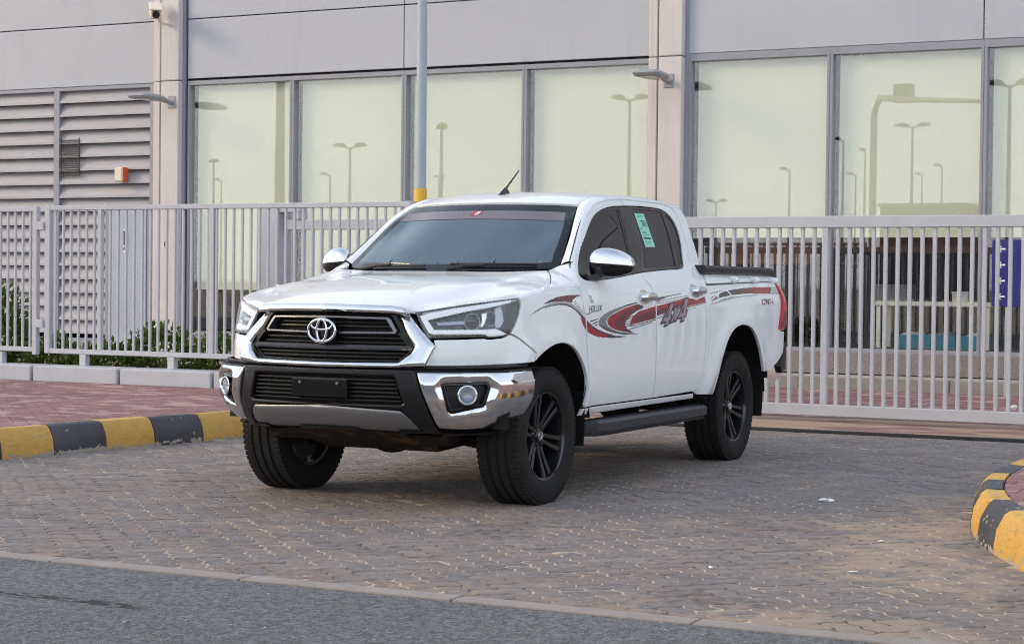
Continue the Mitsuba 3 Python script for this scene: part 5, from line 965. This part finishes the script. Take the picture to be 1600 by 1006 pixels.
# ---------------------------------------------------------------- pickup: printed side graphics, (distance round the plan, height)
DECALS = [
 ('mar', 0, [(1.57, 1.146),(1.707, 1.157),(1.815, 1.16),(1.899, 1.16),(1.892, 1.154),(1.838, 1.148),(1.785, 1.134),(1.758, 1.115),(1.676, 1.124),(1.588, 1.123),(1.545, 1.121)]),
 ('dk', 0, [(1.398, 1.108),(1.465, 1.127),(1.571, 1.146),(1.546, 1.121),(1.503, 1.119),(1.447, 1.113)]),
 ('lg', 0, [(1.242, 1.046),(1.317, 1.077),(1.412, 1.102),(1.516, 1.117),(1.617, 1.123),(1.704, 1.12),(1.767, 1.108),(1.837, 1.081),(1.901, 1.045),(1.937, 1.024),(1.937, 1.017),(1.871, 1.049),(1.813, 1.075),(1.749, 1.097),(1.685, 1.109),(1.598, 1.112),(1.498, 1.103),(1.403, 1.09),(1.327, 1.069)]),
 ('dk', 0, [(1.378, 1.088),(1.41, 1.091),(1.498, 1.103),(1.598, 1.112),(1.685, 1.109),(1.749, 1.097),(1.813, 1.075),(1.871, 1.049),(1.937, 1.017),(1.936, 1.013),(1.877, 1.031),(1.84, 1.052),(1.797, 1.073),(1.74, 1.09),(1.675, 1.101),(1.596, 1.104),(1.497, 1.098),(1.41, 1.088)]),
 ('red', 0, [(1.873, 1.033),(1.938, 1.013),(1.95, 1.006),(1.949, 0.952),(1.933, 0.962),(1.898, 0.988),(1.875, 1.014)]),
 ('red', 0, [(1.949, 1.006),(2.02, 0.976),(2.1, 0.952),(2.198, 0.934),(2.314, 0.921),(2.381, 0.917),(2.365, 0.91),(2.281, 0.909),(2.182, 0.911),(2.077, 0.92),(2.004, 0.935),(1.948, 0.953)]),
 ('dk', 1, [(2.248, 0.926),(2.381, 0.917),(2.544, 0.911),(2.433, 0.905),(2.298, 0.906),(2.248, 0.909)]),
 ('dk', 1, [(1.949, 1.013),(2.036, 0.979),(2.116, 0.957),(2.214, 0.939),(2.322, 0.925),(2.314, 0.92),(2.198, 0.934),(2.1, 0.952),(2.02, 0.975),(1.949, 1.004)]),
 ('gry', 0, [(2.717, 1.117),(2.548, 1.1),(2.407, 1.082),(2.286, 1.064),(2.201, 1.046),(2.142, 1.023),(2.117, 1.004),(2.121, 0.988),(2.157, 0.971),(2.247, 0.948),(2.364, 0.933),(2.501, 0.922),(2.729, 0.922),(2.622, 0.929),(2.5, 0.934),(2.398, 0.942),(2.322, 0.957),(2.264, 0.973),(2.235, 0.989),(2.227, 1.006),(2.257, 1.025),(2.317, 1.046),(2.421, 1.067),(2.545, 1.088),(2.713, 1.109)]),
 ('dk', 1, [(2.717, 1.117),(2.548, 1.1),(2.477, 1.09),(2.582, 1.096),(2.714, 1.11)]),
 ('dk', 1, [(2.121, 0.988),(2.157, 0.971),(2.247, 0.948),(2.364, 0.933),(2.501, 0.922),(2.729, 0.922),(2.587, 0.926),(2.432, 0.935),(2.28, 0.954),(2.181, 0.974)]),
 ('red', 0, [(2.712, 1.104),(2.544, 1.083),(2.42, 1.062),(2.316, 1.041),(2.265, 1.025),(2.244, 1.006),(2.255, 0.986),(2.305, 0.965),(2.398, 0.948),(2.518, 0.938),(2.64, 0.931),(2.587, 0.944),(2.539, 0.958),(2.511, 0.982),(2.519, 0.999),(2.557, 1.015),(2.602, 1.035),(2.671, 1.055),(2.735, 1.068),(2.814, 1.081),(2.786, 1.097)]),
 ('mar', 1, [(2.799, 1.095),(2.63, 1.075),(2.505, 1.056),(2.417, 1.034),(2.364, 1.008),(2.356, 0.988),(2.385, 0.971),(2.449, 0.956),(2.53, 0.951),(2.511, 0.981),(2.522, 1.002),(2.562, 1.02),(2.625, 1.043),(2.717, 1.066),(2.812, 1.081)]),
 ('dk', 2, [(2.716, 1.103),(2.786, 1.097),(2.814, 1.081),(2.735, 1.07),(2.703, 1.089)]),
 ('dk', 2, [(2.398, 0.948),(2.518, 0.938),(2.644, 0.93),(2.587, 0.944),(2.539, 0.95),(2.5, 0.945)]),
 ('red', 0, [(2.582, 0.978),(2.6, 1.001),(2.632, 1.025),(2.678, 1.043),(2.743, 1.061),(2.853, 1.071),(3.013, 1.09),(3.002, 1.012),(2.846, 1.0),(2.71, 0.988)]),
 ('mar', 1, [(2.64, 0.992),(2.694, 1.021),(2.758, 1.039),(2.877, 1.053),(3.008, 1.063),(3.003, 1.014),(2.846, 1.002)]),
 ('red', 0, [(3.012, 1.088),(3.163, 1.102),(3.336, 1.118),(3.515, 1.134),(3.648, 1.137),(3.691, 1.134),(3.744, 1.124),(3.808, 1.135),(3.914, 1.149),(3.912, 1.119),(3.907, 1.111),(3.747, 1.099),(3.565, 1.084),(3.32, 1.06),(3.011, 1.028)]),
 ('mar', 1, [(3.011, 1.06),(3.206, 1.08),(3.412, 1.095),(3.499, 1.098),(3.478, 1.081),(3.32, 1.062),(3.011, 1.032)]),
 ('dk', 0, [(2.994, 1.119),(3.039, 1.137),(3.166, 1.144),(3.271, 1.146),(3.179, 1.139),(3.074, 1.125)]),
 ('dk', 0, [(3.018, 1.141),(3.273, 1.156),(3.506, 1.17),(3.484, 1.165),(3.27, 1.151),(3.032, 1.137)]),
 ('lg', 0, [(3.024, 1.122),(3.261, 1.136),(3.437, 1.148),(3.605, 1.158),(3.605, 1.153),(3.433, 1.142),(3.257, 1.129),(3.028, 1.112)]),
 ('gry', 0, [(3.026, 1.107),(3.339, 1.125),(3.601, 1.146),(3.599, 1.143),(3.337, 1.121),(3.028, 1.101)]),
 ('dk', 2, [(2.596, 0.973),(3.002, 1.008),(3.002, 1.003),(2.596, 0.968)]),
 ('dk', 2, [(2.556, 0.952),(2.946, 0.992),(2.946, 0.988),(2.556, 0.948)]),
 ('dk', 2, [(2.526, 0.971),(2.622, 0.98),(2.622, 0.976),(2.526, 0.967)]),
 ('dk', 2, [(2.517, 0.986),(2.587, 0.99),(2.587, 0.986),(2.517, 0.981)]),
 ('dk', 2, [(2.526, 1.0),(2.592, 1.004),(2.592, 1.0),(2.526, 0.996)]),
 ('dk', 2, [(2.544, 1.013),(2.614, 1.021),(2.614, 1.017),(2.544, 1.009)]),
 ('dk', 2, [(2.575, 1.026),(2.651, 1.035),(2.65, 1.031),(2.575, 1.022)]),
 ('dk', 2, [(2.71, 0.994),(3.003, 1.019),(3.003, 1.017),(2.71, 0.992)]),
 ('dk', 2, [(3.006, 1.012),(3.133, 1.026),(3.133, 1.022),(3.006, 1.008)]),
 ('dk', 2, [(3.023, 1.025),(3.175, 1.04),(3.175, 1.038),(3.023, 1.023)]),
 ('dk', 2, [(3.564, 1.08),(3.901, 1.109),(3.9, 1.105),(3.564, 1.076)]),
 ('dk', 2, [(3.566, 1.067),(3.715, 1.078),(3.714, 1.076),(3.566, 1.065)]),
 ('gry', 0, [(1.779, 1.119),(1.817, 1.125),(1.818, 1.121),(1.781, 1.115)]),
 ('gry', 0, [(1.795, 1.109),(1.833, 1.114),(1.835, 1.11),(1.798, 1.104)]),
 ('gry', 0, [(1.813, 1.098),(1.85, 1.103),(1.852, 1.099),(1.816, 1.093)]),
 ('gry', 0, [(1.831, 1.087),(1.868, 1.092),(1.871, 1.088),(1.834, 1.082)]),
 ('gry', 0, [(1.85, 1.076),(1.887, 1.081),(1.89, 1.077),(1.853, 1.071)]),
 ('gry', 0, [(1.869, 1.065),(1.906, 1.07),(1.909, 1.066),(1.872, 1.06)]),
 ('gry', 0, [(1.888, 1.054),(1.926, 1.059),(1.928, 1.055),(1.892, 1.049)]),
 ('gry', 0, [(1.937, 1.049),(1.949, 1.053),(2.058, 1.062),(1.964, 1.046)]),
 ('dk', 0, [(1.997, 1.009),(2.114, 1.023),(2.113, 1.018),(2.004, 1.002)]),
 ('dk', 0, [(2.032, 0.995),(2.105, 1.007),(2.105, 1.001),(2.04, 0.988)]),
 ('dk', 0, [(2.068, 0.984),(2.107, 0.991),(2.107, 0.985),(2.076, 0.977)]),
 ('dk', 0, [(4.008, 1.114),(4.164, 1.154),(4.16, 1.137),(4.09, 1.125)]),
 ('dk', 0, [(4.013, 1.139),(4.148, 1.162),(4.107, 1.152),(4.012, 1.132)]),
 ('dk', 0, [(3.925, 1.123),(3.995, 1.141),(3.989, 1.13),(3.932, 1.115)]),
 ('dk', 0, [(4.182, 1.14),(4.212, 1.165),(4.276, 1.178),(4.388, 1.186),(4.441, 1.158),(4.305, 1.147)]),
 ('dk', 0, [(4.417, 1.191),(4.619, 1.201),(4.736, 1.206),(4.65, 1.165),(4.551, 1.162),(4.471, 1.159)]),
 ('mar', 0, [(4.734, 1.206),(4.828, 1.21),(5.014, 1.213),(4.946, 1.171),(4.829, 1.17),(4.647, 1.165)]),
 ('red', 0, [(5.012, 1.213),(5.413, 1.217),(5.324, 1.173),(5.092, 1.172),(4.943, 1.171)]),
 ('dk', 1, [(5.41, 1.217),(5.444, 1.217),(5.341, 1.169),(5.309, 1.17)]),
 ('dk', 1, [(4.962, 1.174),(5.33, 1.173),(5.319, 1.169),(4.957, 1.17)]),
 ('dk', 0, [(5.458, 1.217),(5.694, 1.218),(5.745, 1.212),(5.443, 1.211)]),
 ('dk', 0, [(5.419, 1.202),(5.644, 1.203),(5.632, 1.197),(5.405, 1.196)]),
 ('dk', 0, [(5.385, 1.187),(5.615, 1.188),(5.605, 1.182),(5.373, 1.182)]),
 ('dk', 0, [(5.356, 1.173),(5.593, 1.174),(5.584, 1.168),(5.345, 1.167)]),
 ('gry', 0, [(4.007, 1.099),(4.174, 1.115),(4.463, 1.142),(4.752, 1.155),(5.027, 1.161),(5.023, 1.157),(4.748, 1.151),(4.46, 1.136),(4.177, 1.109),(4.011, 1.094)]),
 ('gry', 0, [(4.193, 1.126),(4.444, 1.147),(4.617, 1.155),(4.44, 1.142),(4.192, 1.121)]),
 ('gry', 0, [(4.013, 1.171),(4.203, 1.185),(4.351, 1.194),(4.2, 1.179),(4.013, 1.165)]),
]
mat('print_red', C(142, 34, 50), .3, clearcoat=.8); mat('print_maroon', C(98, 40, 50), .3, clearcoat=.8); mat('print_dark', C(58, 54, 62), .3, clearcoat=.8); mat('print_grey', C(122, 122, 126), .3, clearcoat=.8); mat('print_silver', C(160, 154, 160), .3, clearcoat=.8); mat('print_rose', C(150, 132, 140), .3, clearcoat=.8)
PM = {'red': 'print_red', 'mar': 'print_maroon', 'dk': 'print_dark', 'gry': 'print_grey', 'lg': 'print_silver'}
HOLD = ((f'{TK}__fender', fender), (f'{TK}__front_door', front_door), (f'{TK}__rear_door', rear_door), (f'{TK}__bed_side', bed))
cups = unary_union([affinity.translate(affinity.scale(Point(0, 0).buffer(1, 32), .092, .053), sc - .012, zc) for sc, zc in ((2.862, 1.146), (3.77, 1.186))])
for m, lay, q in DECALS:
    pg = Polygon(q).buffer(0).buffer(.0015).buffer(-.0015)
    for k, hold in HOLD:
        g = pg.intersection(hold.buffer(-.006)).difference(cups)
        gs = [x for x in getattr(g, 'geoms', [g]) if x.geom_type == 'Polygon' and x.area > 3e-5]
        for x in gs: part('side_stripe', panel(x, MU, off=.0012 + .0007 * lay, depth=.0008, rim=.0002, step=.03, edge=.01), PM[m], k, 30)
def lettering(txt, s0, z0, width, height, off, mt, parent, nm, shear=0.0, rise=0.0, bold=False):
    m = meshkit.text_mesh(txt, 1.0, .1, bold); m = m.subdivide_to_size(.5) if len(m.faces) < 4000 else m; v = m.vertices.copy(); w = v[:, 0].max()
    s = s0 + v[:, 0] / w * width + shear * v[:, 1]; z = z0 + v[:, 1] * height + rise * v[:, 0] / w
    m.vertices = MU(s, z, off + .0008 * (v[:, 2] > .05)); m.fix_normals(); part(nm, m, mt, parent)
G4 = Polygon([(0, .20), (.50, 1.0), (.84, 1.0), (.84, .40), (1.0, .40), (1.0, .20), (.84, .20), (.84, 0), (.54, 0), (.54, .20)], [[(.26, .40), (.54, .40), (.54, .84)]]); GX = unary_union([Polygon([(0, 0), (.34, 0), (1, 1), (.66, 1)]), Polygon([(.66, 0), (1, 0), (.34, 1), (0, 1)])])
for i_, (g, o, wx, wz, ux, uz) in enumerate([(G4, (3.075, .958), .145, .016, .115, .134), (GX, (3.245, .985), .105, .014, .078, .090), (G4, (3.355, .984), .145, .014, .110, .140)]):
    g = affinity.affine_transform(g, [wx, ux, wz, uz, o[0], o[1]])
    part('lettering_outline', panel(g.buffer(.010, join_style=2, mitre_limit=2), MU, off=.0034, depth=.001, rim=.0002, step=.03, edge=.01), 'print_dark', f'{TK}__rear_door', 30)
    part('lettering', panel(g.buffer(-.001), MU, off=.0042, depth=.0008, rim=.0002, step=.03, edge=.01), 'print_rose', f'{TK}__rear_door', 30)
lettering('2.7VVT-i', 5.095, 1.089, .285, .040, .0012, mat('print_wine', C(104, 34, 46), .4), f'{TK}__bed_side', 'lettering', 0, 0, True)
lettering('HILUX', 1.985, 1.060, .185, .036, .0014, 'print_dark', f'{TK}__front_door', 'lettering', .01, .006)
part('paper_label', panel(Polygon([(1.985, 1.187), (2.147, 1.187), (2.128, 1.106), (1.983, 1.108)]), MU, off=.0012, depth=.0008, rim=.0003, step=.04), mat('paper_white', C(236, 238, 242), .6), f'{TK}__front_door', 30)
for t, s, z, w in (('1', 1.997, 1.165, .008), ('20', 2.003, 1.138, .042), ('C30', 2.010, 1.115, .05)): lettering(t, s, z, w, .018, .0026, 'print_grey', f'{TK}__front_door', 'label_print')
gw = f'{TK}__rear_door__window'
GS = Polygon([(3.29, 1.683), (3.452, 1.686), (3.466, 1.469), (3.298, 1.465)])
part('paper_notice', panel(GS, MU, off=-.0085, depth=.0008, rim=.0003, step=.04), mat('notice_green', C(146, 208, 186), .5), f'{TK}__rear_door', 30, label='pale green paper notice stuck on the rear side window')
ng = mat('notice_ink', C(70, 150, 136), .5); nd = mat('notice_dark', C(44, 84, 82), .5)
for z0, z1, a, b, mt in ((1.633, 1.640, .30, .92, nd), (1.600, 1.628, .42, .92, ng), (1.518, 1.530, .15, .90, nd), (1.660, 1.664, .2, .7, ng), (1.670, 1.673, .2, .8, ng), (1.500, 1.504, .2, .8, ng), (1.488, 1.492, .2, .7, ng), (1.545, 1.549, .2, .85, ng), (1.556, 1.566, .2, .6, ng), (1.583, 1.590, .15, .35, nd)):
    part('notice_print', panel(Polygon([(3.292 + .165 * a, z0), (3.292 + .165 * b, z0), (3.292 + .165 * b, z1), (3.292 + .165 * a, z1)]), MU, off=-.0072, depth=.0006, rim=.0003, step=.04, edge=.01), mt, f'{TK}__rear_door', 30)
# ---------------------------------------------------------------- across the road, behind the camera: the lamps and low sheds that the shop windows mirror
mat('far_grey', C(120, 122, 126), .6); mat('far_dark', C(86, 88, 92), .7)
def street_lamp(x, y, h, heads, spread, lab, turn=0.0):
    k = thing('street_lamp', lab, 'street lamp', 'street lamps mirrored in the windows'); M_ = trimesh.transformations.rotation_matrix(turn, (0, 0, 1)); M_[:3, 3] = (x, y, 0)
    def put(m): m.apply_transform(M_); return m
    part('shaft', put(revolve([(.17, 0), (.14, .5), (.075, h - .1), (0, h - .1)], 12)), 'far_grey', k, 40)
    for s in (-1, 1)[:heads]:
        part('arm', put(tube([(0, 0, h - .22), (s * spread * .10, 0, h - .10), (s * spread * .20, 0, h - .04)], .06, 8)), 'far_grey', k, 40)
        L_ = spread * .34; x0_ = spread * .13
        part('lamp_head', put(hull([(s * (x0_ + a * L_), b * .30, h + c) for a, b, c in ((0, -.4, -.08), (0, .4, -.08), (0, 0, .10), (.2, -1, -.10), (.2, 1, -.10), (.85, -.9, -.04), (.85, .9, -.04), (1, -.4, .02), (1, .4, .02), (.85, 0, .16), (.3, 0, .20), (.3, -.7, .12), (.3, .7, .12))])), 'far_dark', k, 30)
street_lamp(-55.73, -61.64, 9.68, 2, 2.5, 'double headed street lamp mirrored in the second window, left of the pole', 0)
street_lamp(-83.40, -85.09, 10.82, 2, 1.6, 'double headed street lamp mirrored in the leftmost window', 0.6)
street_lamp(-112.46, -125.80, 12.07, 1, 2.5, 'single headed street lamp mirrored in the leftmost window, the smaller one', 0.2)
street_lamp(-86.65, -107.18, 11.14, 1, 2.5, 'single headed street lamp mirrored in the second window from the left, small and low', 0.1)
street_lamp(-41.03, -47.10, 9.25, 2, 1.8, 'double headed street lamp mirrored in the third window, just right of the yellow banded pole', 1.0)
street_lamp(-97.85, -147.07, 13.37, 2, 2.2, 'double headed street lamp mirrored in the third window, very small and low', 0.4)
street_lamp(-34.39, -55.82, 11.31, 2, 2.3, 'double headed street lamp mirrored in the fourth window from the left, above the pickup roof', 0)
street_lamp(-62.41, -141.91, 10.00, 2, 2.6, 'double headed street lamp mirrored in the fifth window, small and low beside the pickup tail', 0)
street_lamp(-42.57, -106.46, 10.73, 1, 2.2, 'single headed street lamp mirrored in the fifth window, single and thin', 0.3)
street_lamp(-35.58, -98.06, 12.32, 1, 2.2, 'single headed street lamp mirrored in the sixth window, near its left edge', 0.5)
street_lamp(-39.73, -117.71, 12.99, 1, 2.4, 'single headed street lamp mirrored in the sixth window, left of the mast, leaning head', 0.9)
street_lamp(-26.86, -84.95, 11.99, 2, 2.6, 'double headed street lamp mirrored in the sixth window, in the middle behind the mast', 0.1)
street_lamp(-53.03, -186.68, 15.18, 1, 2.2, 'single headed street lamp mirrored in the sixth window, lowest and thinnest', 0.2)
street_lamp(-40.96, -148.50, 13.64, 1, 2.2, 'single headed street lamp mirrored in the sixth window, right half', 0.4)
street_lamp(-54.90, -165.41, 13.98, 1, 2.2, 'single headed street lamp mirrored in the sixth window, tiny between two taller ones', 0.2)
street_lamp(-13.44, -52.15, 10.88, 2, 2.3, 'double headed street lamp mirrored in the rightmost window at the edge of the photo', 0.0)
street_lamp(-18.11, 0.78, 8.50, 1, 2.4, 'nearest street lamp, a thick shaft mirrored in the leftmost window', 0.2)
k = thing('lamp_mast', 'tall mast with a long arm and box mirrored in the right hand window', 'mast')
part('shaft', tube([(-11.13, -22.02, 0), (-11.13, -22.02, 6.72), (-10.93, -21.92, 7.22), (-7.87, -15.17, 6.43), (-4.62, -8.32, 5.64)], [.12, .11, .10, .08, .05], 12), 'far_grey', k, 40)
part('control_box', bx(-10.00, -9.44, -20.55, -20.15, 6.90, 7.45, .02), 'far_dark', k)
k = thing('shed', 'long low grey shed mirrored at the foot of the sixth window', 'shed'); part('wall', bx(-61.0, -50.0, -204.6, -196.6, 0, 11.76), 'far_dark', k); part('roof', bx(-61.3, -49.7, -204.9, -196.3, 11.76, 12.11), 'far_grey', k)
